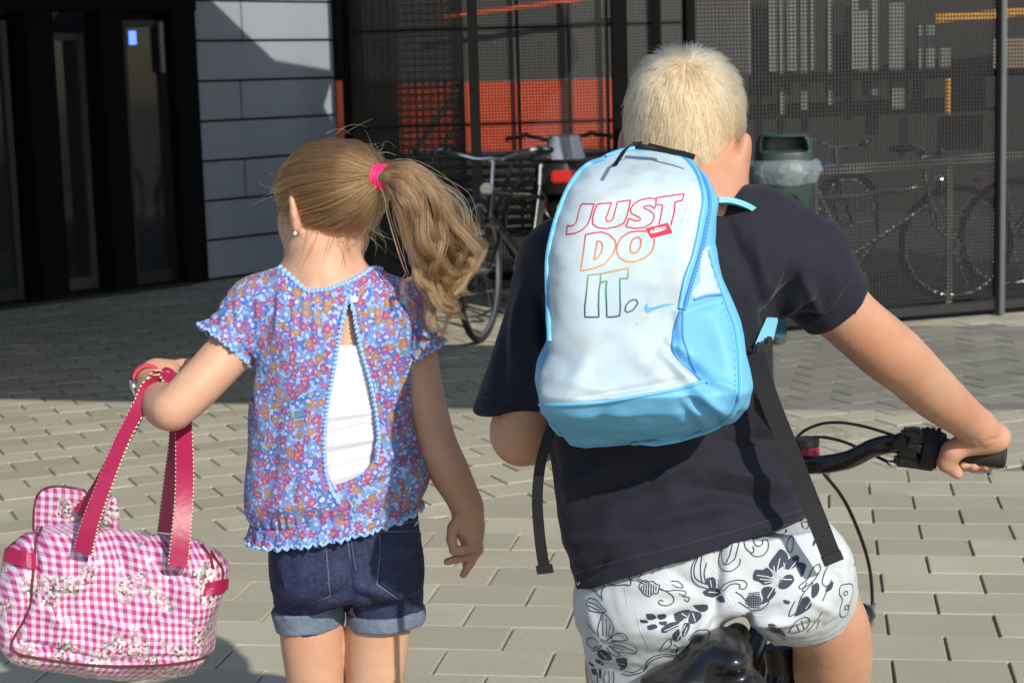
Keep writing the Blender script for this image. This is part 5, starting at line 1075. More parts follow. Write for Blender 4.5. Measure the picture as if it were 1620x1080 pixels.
fl += Z3([[(550, 585), (600, 585), (622, 610), (595, 625), (560, 620)], [(632, 590), (685, 585), (690, 612), (655, 628), (635, 612)], [(640, 645), (695, 640), (690, 668), (650, 662)], [(560, 672), (610, 660), (632, 682), (590, 700), (565, 695)], [(508, 625), (555, 630), (560, 650), (515, 645)], [(748, 580), (800, 560), (862, 555), (850, 600), (815, 640), (765, 640), (750, 610)], [(658, 690), (720, 650), (790, 645), (760, 690), (690, 718), (660, 715)], [(740, 725), (780, 690), (790, 730), (800, 760), (765, 778), (738, 755)], [(820, 650), (860, 655), (850, 710), (815, 750), (806, 700)], [(870, 560), (938, 580), (940, 620), (890, 655), (850, 640)],
          [(205, 845), (245, 838), (290, 870), (310, 910), (245, 912), (210, 885)], [(330, 900), (410, 898), (412, 960), (375, 985), (350, 940)], [(145, 925), (180, 950), (178, 962), (150, 945)], [(160, 980), (190, 975), (200, 1010), (180, 1020)], [(215, 975), (235, 985), (232, 1040), (218, 1030)], [(190, 905), (240, 925), (250, 950), (200, 930)]])
def closed_curve(l): q = l + l[:3]; c = spline(q, len(q) * 4); k = len(c) // (len(q) - 1); return [tuple(p) for p in c[k:k + len(l) * 4 - 1]]
def cs(l, m=3): return [tuple(p) for p in (spline(l + l[:1], (len(l)) * m + 1)[:-1])]
fl = [cs(l) for l in fl]
a, b = fills(bvP, fl, .0009, 4); link('printed_flowers', polymesh(a, b), M['ink'], bs, kind='stuff')
ol = Z4([[(455, 150), (440, 210), (425, 260), (400, 285), (375, 300), (350, 290), (340, 250), (345, 190)], [(462, 262), (455, 300), (420, 335), (380, 345), (340, 330), (322, 280), (332, 200)], [(410, 160), (395, 230), (370, 290)], [(485, 150), (495, 190), (520, 215), (545, 240), (580, 248), (620, 232), (645, 190), (640, 145), (610, 140), (605, 165), (580, 180), (555, 165), (545, 125)], [(545, 180), (550, 215), (530, 225)], [(685, 100), (720, 108), (760, 95), (765, 70)], [(205, 225), (165, 270), (140, 330), (150, 400), (190, 440), (260, 460)], [(190, 240), (160, 320), (170, 390), (240, 430)], [(210, 240), (200, 330), (210, 420)], [(240, 290), (225, 360), (240, 430)],
         [(330, 470), (360, 430), (420, 405), (480, 405), (505, 430), (490, 460), (455, 455), (460, 435), (430, 425), (390, 435), (355, 475)], [(800, 110), (770, 150), (768, 200), (790, 222), (805, 190), (808, 140), (800, 110)], [(430, 480), (470, 505), (500, 540)], [(450, 545), (520, 590), (580, 600), (640, 560), (650, 530)], [(980, 295), (940, 320), (900, 400), (850, 440), (860, 460), (930, 420), (985, 340), (980, 295)], [(900, 420), (870, 470), (880, 480)], [(820, 540), (790, 600), (785, 640), (850, 600), (900, 540)], [(940, 420), (870, 500), (820, 640)], [(1040, 300), (1010, 370), (1000, 430), (1040, 450)], [(1150, 430), (1120, 440), (1110, 490), (1130, 530), (1115, 590), (1120, 640), (1160, 630), (1180, 560), (1200, 480), (1190, 430), (1150, 430)], [(1140, 480), (1160, 475), (1162, 495), (1142, 500), (1140, 480)], [(1148, 570), (1168, 566), (1168, 590), (1148, 592), (1148, 570)],
         [(780, 745), (820, 680), (880, 645), (915, 660), (900, 710), (850, 740), (790, 750)], [(830, 690), (850, 740)], [(860, 665), (880, 720)], [(900, 740), (950, 680), (1000, 610)], [(960, 720), (980, 660)], [(1195, 235), (1212, 280), (1205, 310)], [(640, 720), (700, 760), (760, 790)], [(865, 30), (890, 20), (912, 40), (900, 70), (875, 60), (865, 30)], [(1000, 540), (1030, 470), (1060, 400)]])
for k in range(9): ol += Z4([[(505 + k * 11, 500 + abs(k - 4) * 4), (500 + k * 12, 585 - abs(k - 4) * 5)]]) + Z4([[(500 + abs(k - 4) * 4, 490 + k * 11), (600 - abs(k - 4) * 3, 484 + k * 12)]])
ol += Z3([[(130, 370), (180, 330), (235, 330), (250, 380), (235, 440), (240, 480)], [(135, 390), (190, 430), (245, 490)], [(128, 500), (150, 475), (200, 490), (240, 540), (268, 568), (210, 575), (150, 560), (128, 520), (128, 500)], [(140, 500), (190, 520), (240, 560)], [(140, 525), (190, 550), (225, 565)], [(265, 330), (290, 375), (340, 385), (400, 380), (440, 385), (440, 350), (410, 310)], [(410, 300), (450, 350), (490, 340), (520, 300), (520, 250), (495, 245)], [(480, 345), (540, 380)], [(500, 340), (560, 370)], [(640, 405), (700, 430), (740, 460), (745, 500), (700, 528), (650, 520), (638, 500), (655, 488), (672, 500)], [(650, 415), (700, 425), (760, 420), (830, 430), (820, 455), (780, 440)], [(725, 355), (780, 360), (812, 400), (770, 400), (735, 380)], [(810, 460), (855, 470), (845, 500), (820, 480)],
          [(215, 755), (208, 690), (230, 620), (245, 583), (290, 620), (320, 680), (305, 740), (270, 775)], [(245, 600), (245, 740)], [(270, 620), (270, 750)], [(295, 660), (285, 745)], [(300, 760), (330, 730), (385, 722), (420, 765), (360, 775), (300, 775)], [(290, 790), (350, 780), (430, 800), (485, 835), (465, 868), (400, 860), (330, 850), (280, 810)], [(310, 800), (400, 820), (470, 850)], [(310, 815), (390, 845)], [(270, 820), (300, 870), (360, 888), (340, 850), (290, 810)], [(215, 790), (180, 760), (135, 762), (135, 800), (170, 830), (210, 810)], [(215, 740), (170, 700), (130, 650)], [(240, 800), (215, 830), (170, 850)], [(220, 760), (260, 775), (300, 800)], [(225, 770), (270, 800)],
          [(540, 980), (560, 920), (620, 880), (700, 870), (760, 880)], [(550, 960), (600, 910), (680, 885), (760, 890)], [(375, 1010), (430, 1020), (520, 1000), (560, 960)], [(400, 990), (460, 1000), (520, 970)], [(770, 880), (765, 850), (790, 820), (830, 815), (860, 850), (862, 890), (820, 905), (785, 900), (770, 880)], [(645, 850), (680, 790), (720, 760), (730, 800), (700, 830), (650, 852)], [(745, 800), (775, 820), (770, 850)], [(850, 770), (880, 730), (930, 700), (990, 700), (1010, 740)], [(860, 800), (900, 760), (950, 740)], [(870, 830), (930, 790), (960, 750)], [(150, 1000), (160, 1050), (190, 1100)], [(260, 990), (250, 1060), (258, 1110)], [(285, 990), (290, 1060), (285, 1110)], [(320, 990), (322, 1050), (310, 1110)], [(205, 1000), (205, 1080)], [(430, 300), (460, 290), (462, 270), (440, 268), (430, 300)], [(340, 320), (355, 340), (335, 350), (340, 320)]])
for k in range(7): ol += Z3([[(520 + k * 17, 365 + abs(k - 3) * 9), (518 + k * 17, 452 - abs(k - 3) * 9)]])
ol += Z3([[(500, 400), (515, 365), (545, 350), (570, 360), (600, 358), (625, 380), (645, 385), (640, 415), (630, 440), (600, 440), (575, 462), (545, 450), (525, 430), (500, 400)]])
ol = [[tuple(p) for p in spline(l, len(l) * 4)] if len(l) > 2 else l for l in ol]
a, b = ribbons(bvP, ol, .0013, .0009, 3); link('printed_outlines', polymesh(a, b), M['ink'], bs, kind='stuff')
ol2 = Z4([[(205, 225), (260, 330), (330, 460), (410, 600)], [(225, 235), (285, 345), (350, 465), (430, 600)], [(410, 600), (530, 635), (640, 640)]]) + Z3([[(670, 205), (710, 320), (745, 400), (800, 460)], [(480, 560), (510, 700), (575, 830)], [(400, 400), (430, 560)], [(120, 370), (115, 600), (160, 800)]])
vn = Z4([[(700, 385), (705, 330), (720, 260)], [(715, 380), (750, 320), (745, 290)], [(725, 385), (780, 340), (830, 280)], [(730, 395), (770, 400), (800, 400)], [(700, 400), (640, 380), (570, 370)], [(700, 405), (640, 400), (590, 395)], [(695, 410), (620, 420)], [(700, 420), (670, 470), (640, 520)], [(710, 425), (690, 480)], [(690, 370), (680, 310)], [(250, 480), (320, 485)], [(890, 590), (930, 530)], [(260, 400), (270, 450)]]) + Z3([[(680, 705), (780, 660), (830, 620)], [(700, 712), (770, 680)], [(770, 770), (800, 710), (830, 660)], [(800, 580), (840, 610)], [(820, 740), (840, 680)], [(880, 580), (900, 640)], [(225, 850), (270, 900)], [(330, 930), (400, 940)], [(340, 945), (390, 970)], [(230, 930), (330, 945)]])
vn += Z4([[(715 + 22 * math.cos(t_), 395 + 22 * math.sin(t_)), (715 + 27 * math.cos(t_), 395 + 27 * math.sin(t_))] for t_ in [k * .7 for k in range(9)]])
a, b = ribbons(bvP, vn, .0013, .0013, 2); link('printed_veins', polymesh(a, b), M['shorts_cloth'], bs, kind='stuff')
a, b = ribbons(bvP, ol2, .0016, .0006); link('seams', polymesh(a, b), M['seam_white'], bs)
q, n = hit(bvP, 921, 918)
if q: g = MB(); g.ring(q + n * .004, n, .006, .0016, 20, 8); g.build('eyelet', M['chrome'], bs)
# hair: short, fair, lying down from the crown
HBc = lambda x, y, z: HB + RB @ Vector((x, y, z))
v = Vox(np.array(HB) - .14, np.array(HB) + .14, .003); v.ell(HBc(0, -.013, .013), (.0765, .0925, .0870), RB, .01); v.ell(HBc(0, .018, .020), (.072, .076, .080), RB, .03); v.ell(HBc(0, -.050, -.045), (.060, .045, .055), RB, .03)
v.cut(HBc(0, .030, -.035), RB @ Vector((0, .80, -.60))); v.cut(HBc(0, -.05, -.085), RB @ Vector((0, .15, -1)))
for s_ in (-1, 1): v.ell(HBc(s_ * .088, .0, -.044), (.022, .024, .034), RB, .004, True)
a, b = v.mesh(); a = relax(a, b, 3); bh = link('hair', npmesh(a, b), M['scalp_blond'], boy); an = vnormals(a, b)
rg = np.random.default_rng(5); Ri = np.array(RB); crown = np.array(RB @ Vector((.012, -.055, .085))) ; hc_ = np.array(HBc(0, -.013, .013)); st = []
ids = rg.choice(len(a), 15000)
fwd = np.array(RB @ Vector((0, 1, 0))); upv = np.array(RB @ Vector((0, 0, 1))); cr_ = np.array(HBc(.012, -.060, .075))
for i in ids:
    q_ = PX(a[i:i + 1])[0]
    if 1138 < q_[0] < 1196 and 208 < q_[1] < 300: continue
    n = an[i]; p = a[i]; d = p - cr_; d -= n * (d @ n); L = np.linalg.norm(d); d = d / (L + 1e-6); sw = np.cross(n, d) * .35 * np.exp(-L * 18)
    top = max(0, min(1, (p - hc_) @ upv / .08)); front = max(0, (p - hc_) @ fwd / .09)
    lift = .32 + .70 * top ** 3 + .4 * front * top + rg.normal(0, .10); cl = np.sin(p[0] * 260 + p[2] * 70) * .30 + np.sin(p[1] * 300 + p[0] * 90) * .26; sd = np.cross(n, d)
    dr = d + sw + n * lift + sd * (cl + rg.normal(0, .16)); dr /= np.linalg.norm(dr); ln = (.021 + .006 * top) * rg.uniform(.65, 1.15) * (1 if (p - hc_) @ upv > -.055 else .65); K = 6; pts = [p - n * .001]
    for k in range(K): dr = dr - n * .07 - np.array([0, 0, .05]); dr /= np.linalg.norm(dr); pts.append(pts[-1] + dr * ln / K)
    pts = np.array(pts); st.append(pts)
hair('hair_tufts', st, .00045, M['hair_blond'], bh, .25)

# ------------------------------------------------------------------ backpack
PK = thing('backpack', 'white and light blue backpack with outlined lettering on the back of the boy', 'backpack', (B(1010, 500, 2.25).x, 2.25, B(1010, 712, 2.25).z))
OUTL = [(958, 246), (985, 235), (1020, 230), (1060, 236), (1092, 250), (1115, 275), (1133, 312), (1129, 345), (1124, 380), (1136, 430), (1155, 478), (1170, 520), (1177, 590), (1175, 635), (1160, 662), (1125, 685), (1070, 700), (1010, 709), (930, 716), (903, 711), (885, 690), (868, 665), (853, 640), (848, 600), (852, 575), (867, 545), (866, 490), (863, 430), (866, 390), (880, 335), (900, 290), (925, 262)]
pf = [(225, 2.285), (300, 2.235), (400, 2.195), (500, 2.175), (560, 2.155), (610, 2.135), (640, 2.150), (670, 2.185), (700, 2.225), (720, 2.24)]; pb = [(225, 2.36), (300, 2.375), (400, 2.36), (520, 2.345), (600, 2.335), (700, 2.315), (720, 2.31)]
zt = [B(1010, p, 2.22).z for p, _ in pf][::-1]; zb = [B(1010, p, 2.3).z for p, _ in pb][::-1]
yf = lambda z: np.interp(z, zt, [y for _, y in pf][::-1]); yb = lambda z: np.interp(z, zb, [y for _, y in pb][::-1])
h = .0024
v = Vox((.01, 2.09, .83), (.33, 2.42, 1.30), h); v.slab2d([(x, y, float(np.interp(y, [230, 710], [2.31, 2.245]))) for x, y in OUTL], yf, yb, .052, .01)
vv, ff = v.mesh(); vv = relax(vv, ff, 4); nn = vnormals(vv, ff); vv = vv + nn * (.0028 * noise(vv, (8, 8, 7), 51, 3))[:, None]
vv = creases(vv, nn, [(1060, 540, 1085, 560, 7, .009), (1066, 560, 1120, 600, 8, -.009), (1050, 560, 1100, 612, 9, .008), (1064, 500, 1070, 560, 6, -.007), (930, 560, 905, 620, 14, .004), (1000, 560, 1060, 610, 16, .006), (880, 600, 960, 620, 10, .004), (900, 632, 1090, 600, 5, -.004), (1100, 615, 1150, 655, 8, .007), (1090, 630, 1140, 670, 7, -.008), (1120, 600, 1170, 620, 7, .005), (1075, 640, 1110, 690, 8, -.005), (1130, 500, 1160, 600, 14, .005), (1090, 490, 1140, 475, 6, -.004), (960, 640, 940, 700, 14, -.004)])
nn = vnormals(vv, ff); fc = vv[ff].mean(1); fn = nn[ff].mean(1); P = PX(fc)
WHITE = np.array([(958, 250), (990, 240), (1040, 240), (1080, 250), (1100, 275), (1111, 312), (1107, 350), (1097, 400), (1083, 440), (1074, 490), (1064, 530), (1068, 560), (1095, 588), (1108, 604), (1060, 618), (960, 634), (900, 638), (846, 640), (840, 600), (846, 575), (862, 545), (862, 490), (860, 430), (864, 390), (880, 337), (902, 290), (926, 262)], float)
SIDE = np.array([(1108, 400), (1122, 388), (1141, 465), (1098, 472), (1096, 462), (1108, 446)], float)
wm = (poly_sdf(WHITE, P[:, 0], P[:, 1]) < 0) & (fn[:, 1] < -.12); sm_ = (poly_sdf(SIDE, P[:, 0], P[:, 1]) < 0) & (fn[:, 1] < .2)
def submesh(v, f, m):
    f = f[m]; u, inv = np.unique(f, return_inverse=True); return npmesh(v[u], inv.reshape(f.shape))
bvK = bvh_of(vv, ff)
for nm, m, mt in (('front_panel', wm, 'pack_white'), ('side_inset', sm_, 'pack_white'), ('pack_body', ~(wm | sm_), 'pack_blue')): link(nm, submesh(vv, ff, m), M[mt], PK)
def trim(pts, r, mat, nm, n=80, off=.3):
    q = on(bvK, dens([tuple(p) for p in spline(pts, n)], 3), r * off); g = MB(); g.tube(q, r, 8)
    if len(q) > 3: g.build(nm, M[mat], PK)
trim([(958, 252), (928, 264), (904, 292), (884, 338), (870, 392), (867, 430), (869, 490), (871, 540)], .0034, 'pack_edge', 'edge_piping')
trim([(960, 248), (990, 239), (1020, 235), (1050, 238), (1082, 249), (1103, 274), (1113, 312), (1108, 352), (1098, 402), (1085, 440), (1076, 488)], .0030, 'pack_edge', 'edge_piping')
trim([(1090, 252), (1112, 282), (1122, 318), (1116, 360), (1106, 405), (1094, 445), (1082, 490)], .0022, 'pack_zip', 'zip')
trim([(848, 640), (900, 639), (960, 634), (1060, 618), (1112, 604), (1122, 606)], .0022, 'pack_edge', 'edge_piping')
trim([(872, 668), (890, 690), (905, 706), (930, 712), (1010, 704), (1070, 695), (1120, 680), (1152, 660), (1168, 632), (1170, 590), (1164, 525), (1150, 484), (1132, 434), (1121, 396)], .0032, 'pack_edge', 'edge_piping', 140)
trim([(1076, 492), (1070, 515), (1064, 532), (1068, 560), (1096, 590), (1110, 604)], .0018, 'pack_zip', 'seam'); trim([(1098, 474), (1118, 468), (1141, 466)], .0018, 'pack_zip', 'pocket_hem'); trim([(1080, 490), (1082, 540), (1102, 590)], .0012, 'pack_zip', 'seam')
a, b = fills(bvK, [[(998, 698), (1040, 694), (1041, 706), (1000, 710)]], .002, 4); link('bottom_tab', polymesh(a, b), M['pack_edge'], PK)
Z1 = lambda L: [[(880 + x / 7.2, 290 + y / 7.2) for x, y in l] for l in L]; Z2 = lambda L: [[(900 + x / 8.526, 410 + y / 8.526) for x, y in l] for l in L]
def smooth_line(l, n=4): q = spline(l, len(l) * n); return [tuple(p) for p in q]
LT = Z1([[(290, 235), (438, 238), (425, 265), (395, 370), (380, 420), (350, 480), (300, 530), (220, 570), (120, 585), (130, 475), (150, 490), (200, 480), (232, 440), (255, 340), (290, 235)], [(470, 237), (628, 222), (600, 310), (565, 400), (575, 432), (610, 435), (645, 410), (670, 320), (698, 213), (846, 193), (830, 280), (800, 390), (770, 455), (690, 495), (560, 518), (470, 505), (420, 470), (415, 390), (440, 310), (470, 237)],
         [(1135, 180), (1060, 168), (960, 190), (880, 240), (845, 300), (860, 345), (920, 375), (960, 400), (950, 425), (900, 428), (825, 400), (797, 497), (900, 515), (1000, 505), (1080, 460), (1115, 400), (1110, 350), (1060, 310), (1000, 285), (1000, 265), (1050, 252), (1090, 262), (1120, 292), (1135, 240)], [(1170, 470), (1195, 360), (1212, 245), (1135, 245), (1140, 165), (1460, 120), (1435, 195), (1355, 212), (1345, 330), (1305, 478)],
         [(335, 585), (420, 567), (520, 555), (610, 590), (670, 650), (680, 710), (650, 800), (560, 915), (430, 970), (280, 997), (310, 800), (335, 585)], [(465, 660), (510, 665), (530, 710), (515, 790), (470, 850), (432, 870), (450, 760), (465, 660)], [(1030, 548), (920, 545), (830, 560), (740, 620), (695, 700), (688, 780), (720, 845), (800, 893), (900, 893), (1010, 850), (1090, 780), (1115, 700), (1115, 630)], [(945, 615), (965, 650), (960, 720), (930, 780), (880, 800), (845, 775), (840, 720), (865, 650), (905, 618), (945, 615)]])
LT += Z2([[(258, 215), (430, 195), (425, 310), (405, 430), (400, 620), (405, 780), (218, 780), (215, 650), (240, 430), (258, 215)], [(430, 195), (800, 120), (795, 258), (688, 262), (690, 500), (695, 640), (685, 762), (600, 778), (512, 780), (508, 600), (500, 420), (512, 293), (425, 315)], [(905, 545), (930, 580), (910, 630), (860, 690), (790, 718), (757, 690), (770, 625), (820, 565), (870, 545), (905, 545)]])
a, b = ribbons(bvK, LT, .0017, .0006, 2); link('lettering', polymesh(a, b), M['rainbow'], PK)
a, b = fills(bvK, Z2([[(1075, 575), (1030, 620), (1016, 670), (1040, 712), (1075, 717), (1150, 682), (1290, 635), (1380, 615), (1460, 605), (1300, 603), (1160, 640), (1090, 658), (1062, 645), (1060, 620)]]), .0006, 2); link('check_mark_print', polymesh(a, b), M['print_blue'], PK)
a, b = fills(bvK, Z1([[(1020, 515), (1270, 450), (1325, 565), (1080, 630)]]), .0007, 3); tg = link('red_tag', polymesh(a, b), M['tag_red'], PK)
a, b = fills(bvK, Z1([[(1090, 530), (1066, 556), (1078, 572), (1130, 566), (1210, 540), (1268, 512), (1200, 528), (1120, 548), (1096, 546)]]), .0010, 1.2); link('tag_check_mark', polymesh(a, b), M['tag_white'], tg)
tl = [[(1118, 540), (1132, 512), (1140, 534), (1156, 506)], [(1160, 532), (1172, 506)], [(1178, 530), (1190, 502)], [(1208, 500), (1186, 516), (1200, 526)], [(1250, 494), (1222, 498), (1212, 520), (1238, 516)], [(1218, 510), (1238, 506)]]
a, b = ribbons(bvK, Z1(tl), .0007, .0010, 1); link('tag_lettering', polymesh(a, b), M['tag_white'], tg)
zt_ = on(bvK, dens([tuple(p) for p in spline([(1094, 256), (1115, 284), (1124, 318), (1119, 360), (1109, 405), (1097, 445), (1086, 484)], 90)], 1.6), .0012); g = MB()
for i_ in range(0, len(zt_) - 1, 1):
    if i_ % 2 == 0: g.box(zt_[i_], (.0016, .0012, .0011))
g.build('zip_teeth', M['black_plastic'], PK, kind='stuff')
st_ = []
for ln in ([(1120, 402), (1142, 478), (1157, 525), (1163, 590), (1160, 628), (1146, 652), (1110, 674), (1010, 697), (935, 704)], [(1104, 262), (1117, 296), (1121, 322), (1114, 366), (1102, 412), (1091, 450)]):
    q_ = [tuple(p) for p in spline(ln, 120)]; st_ += [[q_[i_], q_[i_ + 1]] for i_ in range(0, 118, 3)]
a, b = ribbons(bvK, st_, .0008, .0012, 2); link('stitching', polymesh(a, b), M['pack_zip'], PK, kind='stuff')
# zip pulls, grab loop
g = MB(); g.strap([B(1014, 228, 2.262), B(1000, 227, 2.252), B(988, 238, 2.245), B(980, 250, 2.238), B(972, 263, 2.228)], .0085, .0012, (.8, -.3, .5)); g.build('zip_pull', M['black_nylon'], PK)
g = MB(); g.strap([B(1026, 231, 2.262), B(1044, 235, 2.258), B(1062, 240, 2.255), B(1080, 243, 2.252), B(1099, 249, 2.250)], .0075, .0012, (.2, -.5, .9)); g.build('zip_pull', M['black_nylon'], PK)
g = MB(); g.tube([B(1006, 232, 2.27), B(1030, 234, 2.262), B(1052, 238, 2.262)], .0035, 8); g.build('zip_slider', M['black_plastic'], PK)
# shoulder strap over the right shoulder, lower strap end, webbing
g = MB(); q = [Vector(p) for p in spline([tuple(B(1118, 318, 2.36)), tuple(B(1146, 318, 2.38)), tuple(B(1174, 324, 2.41)), tuple(B(1204, 338, 2.44)), tuple(B(1222, 362, 2.50)), tuple(B(1212, 420, 2.585)), tuple(B(1216, 480, 2.575)), tuple(B(1218, 530, 2.50))], 30)]; g.strap(q, .046, .007, [Vector((.25, 1, -.1)).lerp(Vector((1, .2, 0)), max(0, i - 8) / 21) for i in range(30)]); g.build('shoulder_strap', M['sky_blue_strap'], PK)
g = MB(); q = [Vector(p) for p in spline([tuple(B(1020, 300, 2.36)), tuple(B(960, 335, 2.38)), tuple(B(930, 360, 2.46)), tuple(B(925, 420, 2.57)), tuple(B(915, 520, 2.57)), tuple(B(880, 600, 2.5))], 24)]; g.strap(q, .05, .01, (1, .1, 0)); g.build('shoulder_strap', M['sky_blue_strap'], PK)
g = MB(); g.strap([B(1222, 505, 2.40), B(1214, 528, 2.375), B(1208, 548, 2.36)], [.014, .018, .022], .006, (1, 0, .2)); g.build('strap_end', M['sky_blue_strap'], PK)
g = MB(); g.box(B(1203, 562, 2.345), (.022, .012, .032), Matrix.Rotation(R(15), 3, 'Y'), .003); g.box(B(1212, 556, 2.35), (.012, .014, .040), Matrix.Rotation(R(15), 3, 'Y'), .003); g.build('buckle', M['black_plastic'], PK)
WB_ = [(1194, 560, 2.325), (1206, 600, 2.30), (1222, 645, 2.285), (1240, 690, 2.275), (1258, 735, 2.27), (1278, 785, 2.262), (1296, 830, 2.262), (1310, 866, 2.262), (1319, 888, 2.262)]
q = [Vector(p) for p in spline([tuple(B(*p)) for p in WB_], 40)]; g = MB(); g.strap(q, .0245, .0022, (.93, 0, .30)); g.build('webbing_strap', M['webbing'], PK)
g = MB(); g.strap([q[-4] , q[-2], q[-1] + (q[-1] - q[-2]) * .3], .0262, .0055, (.93, 0, .30)); g.build('webbing_end', M['black_nylon'], PK)
g = MB(); g.strap([B(1176, 612, 2.30), B(1196, 640, 2.30), B(1216, 664, 2.30), B(1228, 680, 2.30)], .013, .002, (.6, 0, .6)); g.build('webbing_strap', M['webbing'], PK)
WL = [(874, 668, 2.315), (864, 700, 2.30), (854, 740, 2.295), (850, 790, 2.295), (853, 840, 2.295), (858, 880, 2.295), (863, 906, 2.295)]
q = [Vector(p) for p in spline([tuple(B(*p)) for p in WL], 36)]; g = MB(); g.strap(q, [.013 + .002 * i / 35 for i in range(36)], .0022, (.95, -.3, .1)); g.build('webbing_strap', M['webbing'], PK)
g = MB(); g.strap([q[-4], q[-2], q[-1]], .021, .0055, (.95, -.3, .1)); g.build('webbing_end', M['black_nylon'], PK)

# ------------------------------------------------------------------ the boy's bicycle (heading away, a little to the right)
SAD = B(1108, 1035, 2.26); BAR = Vector((.472, 2.90, .745)); hd = (BAR - SAD); hd.z = 0; hd.normalize(); yaw = math.atan2(hd.y, hd.x); sdv = Vector((hd.y, -hd.x, 0))  # sdv = to the right
wr = .245; rear = SAD - hd * .12; rear.z = 0
bk, J = bicycle('childs_bicycle', 'black bicycle ridden by the boy, glossy saddle and curved handlebar in view', tuple(rear), yaw, frame='black_enamel', wr=wr, child=True, lean=0)
bk['category'] = 'bicycle'
def part(g, nm, mt, par=None):
    """world-space piece put under the (rotated) bicycle"""
    bm = g.bm; bmesh.ops.recalc_face_normals(bm, faces=bm.faces); me = bpy.data.meshes.new(nm); bm.to_mesh(me); bm.free(); me.polygons.foreach_set('use_smooth', [True] * len(me.polygons))
    try: me.set_sharp_from_angle(angle=R(45))
    except Exception: pass
    me.transform((Matrix.Translation(rear) @ Matrix.Rotation(yaw, 4, 'Z')).inverted()); o = bpy.data.objects.new(nm, me); S.collection.objects.link(o); me.materials.append(M[mt]); o.parent = par or bk; return o
def wv(x, y, z): return Vector(rear) + hd * x - sdv * y + Vector((0, 0, z))      # bicycle frame -> world
k_ = wr / .335; STw = wv(.26 * k_, 0, .66 * k_); HTw = wv(.885 * k_, 0, .92 * k_)
g = MB(); g.tube([STw, SAD + hd * .02 + Vector((0, 0, -.03))], .0125, 12); part(g, 'seat_post', 'chrome')
# saddle: two rounded lobes behind, nose in front, leaning to the left
v = Vox(tuple(SAD - Vector((.17, .17, .12))), tuple(SAD + Vector((.20, .26, .12))), .0035)
Rb, Lb = B(1158, 1044, 2.235), B(1062, 1104, 2.235)
v.ell(Rb + Vector((0, .03, 0)), (.028, .055, .022), None, .015); v.ell(Lb + Vector((0, .03, 0)), (.040, .058, .030), None, .03)
v.cone(Rb + Vector((-.02, .02, -.012)), Lb + Vector((.03, .02, .0)), .019, .022, .02); mid = (Rb + Lb) / 2; v.cone(mid + hd * .06, mid + hd * .19 + Vector((0, 0, .0)), .030, .018, .05); v.ell(B(1180, 1090, 2.25), (.030, .05, .022), None, .02)
a, b = v.mesh(); a = relax(a, b, 4); me = npmesh(a, b); me.transform((Matrix.Translation(rear) @ Matrix.Rotation(yaw, 4, 'Z')).inverted()); o = bpy.data.objects.new('saddle', me); S.collection.objects.link(o); me.materials.append(M['saddle_vinyl']); o.parent = bk
# stem and bar
g = MB(); g.tube([HTw, BAR + Vector((-.01, -.01, -.05))], .016, 12); g.tube([BAR + Vector((0, 0, -.03)), BAR + Vector((0, .0, .014))], .019, 18); sm2 = part(g, 'stem', 'magenta_enamel')
g = MB(); g.tube([BAR + Vector((-.003, -.003, .012)), BAR + Vector((-.003, -.003, .024))], .021, 20); part(g, 'stem_cap', 'black_plastic', sm2)
RGp, RGe = B(1440, 706, 2.80), B(1590, 723, 2.775)
bar = [tuple(B(1272, 735, 2.885)), tuple(B(1305, 734, 2.87)), tuple(B(1345, 726, 2.85)), tuple(B(1385, 707, 2.83)), tuple(B(1425, 702, 2.808)), tuple(B(1500, 711, 2.795)), tuple(B(1584, 722, 2.776))]
g = MB(); g.tube([Vector(p) for p in spline(bar, 40)], .0150, 14); hb_ = part(g, 'handlebar', 'black_enamel')
mir = [Vector(p) - sdv * 2 * (Vector(p) - BAR).dot(sdv) for p in [Vector(q) for q in bar]]; g = MB(); g.tube([Vector(p) for p in spline([tuple(p) for p in mir], 40)], .0145, 14); part(g, 'handlebar', 'black_enamel')
g = MB(); g.tube([B(1484, 709, 2.798), B(1530, 715, 2.788), B(1586, 722.5, 2.776)], [.0175, .0172, .0178], 18); gp = part(g, 'grip', 'black_rubber')
ax = (B(1587, 722.5, 2.776) - B(1530, 715, 2.788)).normalized(); g = MB(); g.ring(B(1587, 722.5, 2.776), ax, .0135, .0048, 28, 8); part(g, 'grip_end', 'black_rubber', gp)
g = MB(); g.tube([mir[-1], mir[-2]], .0172, 16); part(g, 'grip', 'black_rubber')
g = MB(); g.tube([B(1456, 706, 2.80), B(1470, 707.5, 2.799), B(1486, 709, 2.797), B(1494, 710, 2.796)], [.030, .0305, .027, .024], 26)
rq = ax.to_track_quat('Z', 'Y').to_matrix()
for i in range(22):
    a_ = 2 * math.pi * i / 22
    for kk in range(3): c = B(1464 + kk * 9, 706.5 + kk, 2.799); g.box(c + rq @ Vector((math.cos(a_) * .0298, math.sin(a_) * .0298, 0)), (.0035, .0035, .006), rq @ Matrix.Rotation(a_, 3, 'Z'), .0008)
part(g, 'twist_shifter', 'black_rubber')
g = MB(); g.tube([B(1424, 702, 2.806), B(1450, 705, 2.802)], .0235, 22); g.box(B(1447, 690, 2.79), (.030, .028, .026), rq, .006); g.box(B(1437, 683, 2.786), (.022, .022, .014), None, .005); g.tube([B(1428, 692, 2.79), B(1424, 704, 2.78)], .012, 12); part(g, 'shifter_clamp', 'black_plastic')
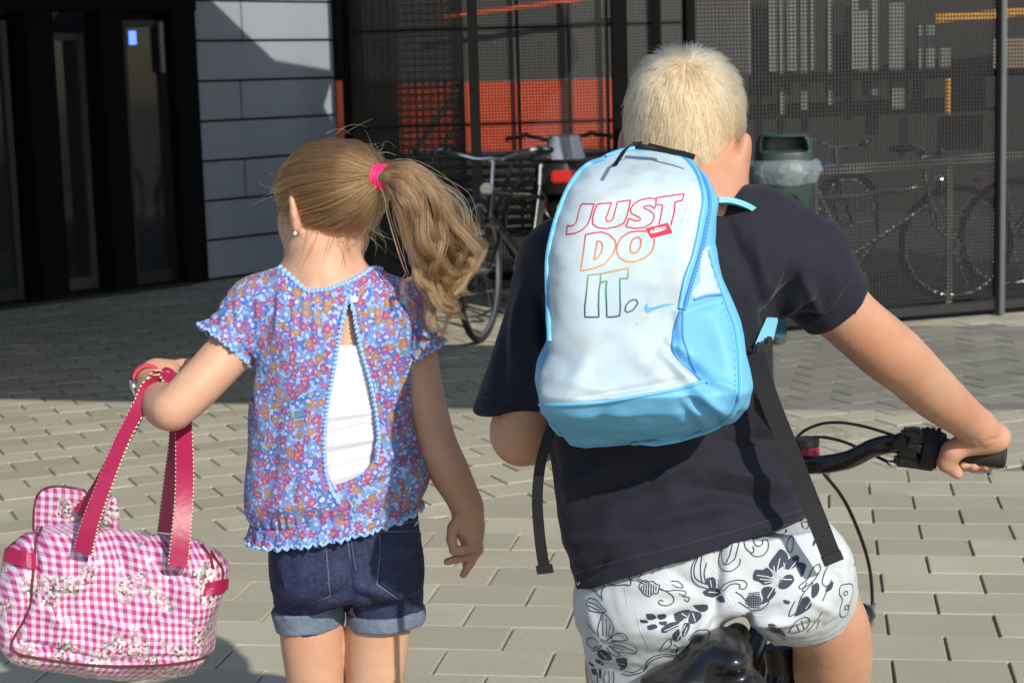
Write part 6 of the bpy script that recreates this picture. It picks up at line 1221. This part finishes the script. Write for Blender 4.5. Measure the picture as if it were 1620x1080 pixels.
g = MB(); g.box(B(1440, 729, 2.805), (.048, .026, .019), Matrix.Rotation(R(8), 3, 'Y'), .004); g.box(B(1462, 735, 2.81), (.030, .022, .014), Matrix.Rotation(R(10), 3, 'Y'), .003); g.tube([B(1440, 720, 2.80), B(1440, 704, 2.80)], .014, 12); part(g, 'brake_housing', 'black_plastic')
g = MB(); g.strap([B(1470, 731, 2.82), B(1500, 733, 2.845), B(1535, 741, 2.855), B(1562, 748, 2.850), B(1567, 745, 2.846)], [.010, .011, .012, .013, .010], .007, (0, .3, 1)); part(g, 'brake_lever', 'chrome')
g = MB(); g.tube([B(1404, 731, 2.812), B(1412, 733, 2.811), B(1420, 735, 2.81)], [.0035, .006, .0045], 12); part(g, 'barrel_adjuster', 'chrome')
def cable(pts, nm='cable', r=.0026): g = MB(); g.tube([Vector(p) for p in spline([tuple(B(*p)) for p in pts], 50)], r, 8); part(g, nm, 'black_plastic')
cable([(1236, 730, 3.0), (1262, 690, 2.97), (1290, 673, 2.94), (1325, 668, 2.90), (1370, 675, 2.86), (1428, 693, 2.81)]); cable([(1230, 740, 3.02), (1258, 702, 2.98), (1290, 691, 2.95), (1330, 697, 2.90), (1370, 714, 2.86), (1406, 731, 2.815)])
cable([(1266, 705, 2.96), (1300, 745, 2.97), (1335, 790, 3.0), (1362, 850, 3.03), (1376, 900, 3.06), (1380, 950, 3.08), (1377, 990, 3.10)], r=.0031)
g = MB(); g.tube([B(1381, 955, 3.08), B(1378, 985, 3.095), B(1373, 998, 3.10)], .0045, 10); part(g, 'brake_noodle', 'alu')
g = MB(); v_ = B(1363, 972, 3.02); g.lathe([(.004, -.020), (.018, -.014), (.0245, 0), (.018, .014), (.004, .020)], v_, None, 20); part(g, 'bell', 'black_enamel')
cable([(1214, 985, 2.70), (1214, 1005, 2.70), (1226, 1022, 2.70), (1246, 1032, 2.70)], r=.0012)
g = MB(); g.tube([B(1232, 1022, 2.55), B(1236, 1062, 2.55)], [.022, .020], 16); part(g, 'bottle_lamp', 'black_plastic'); g = MB(); g.bar(B(1246, 1020, 2.62), B(1238, 1120, 2.62), .020, .008); part(g, 'dress_guard', 'dark_frame')
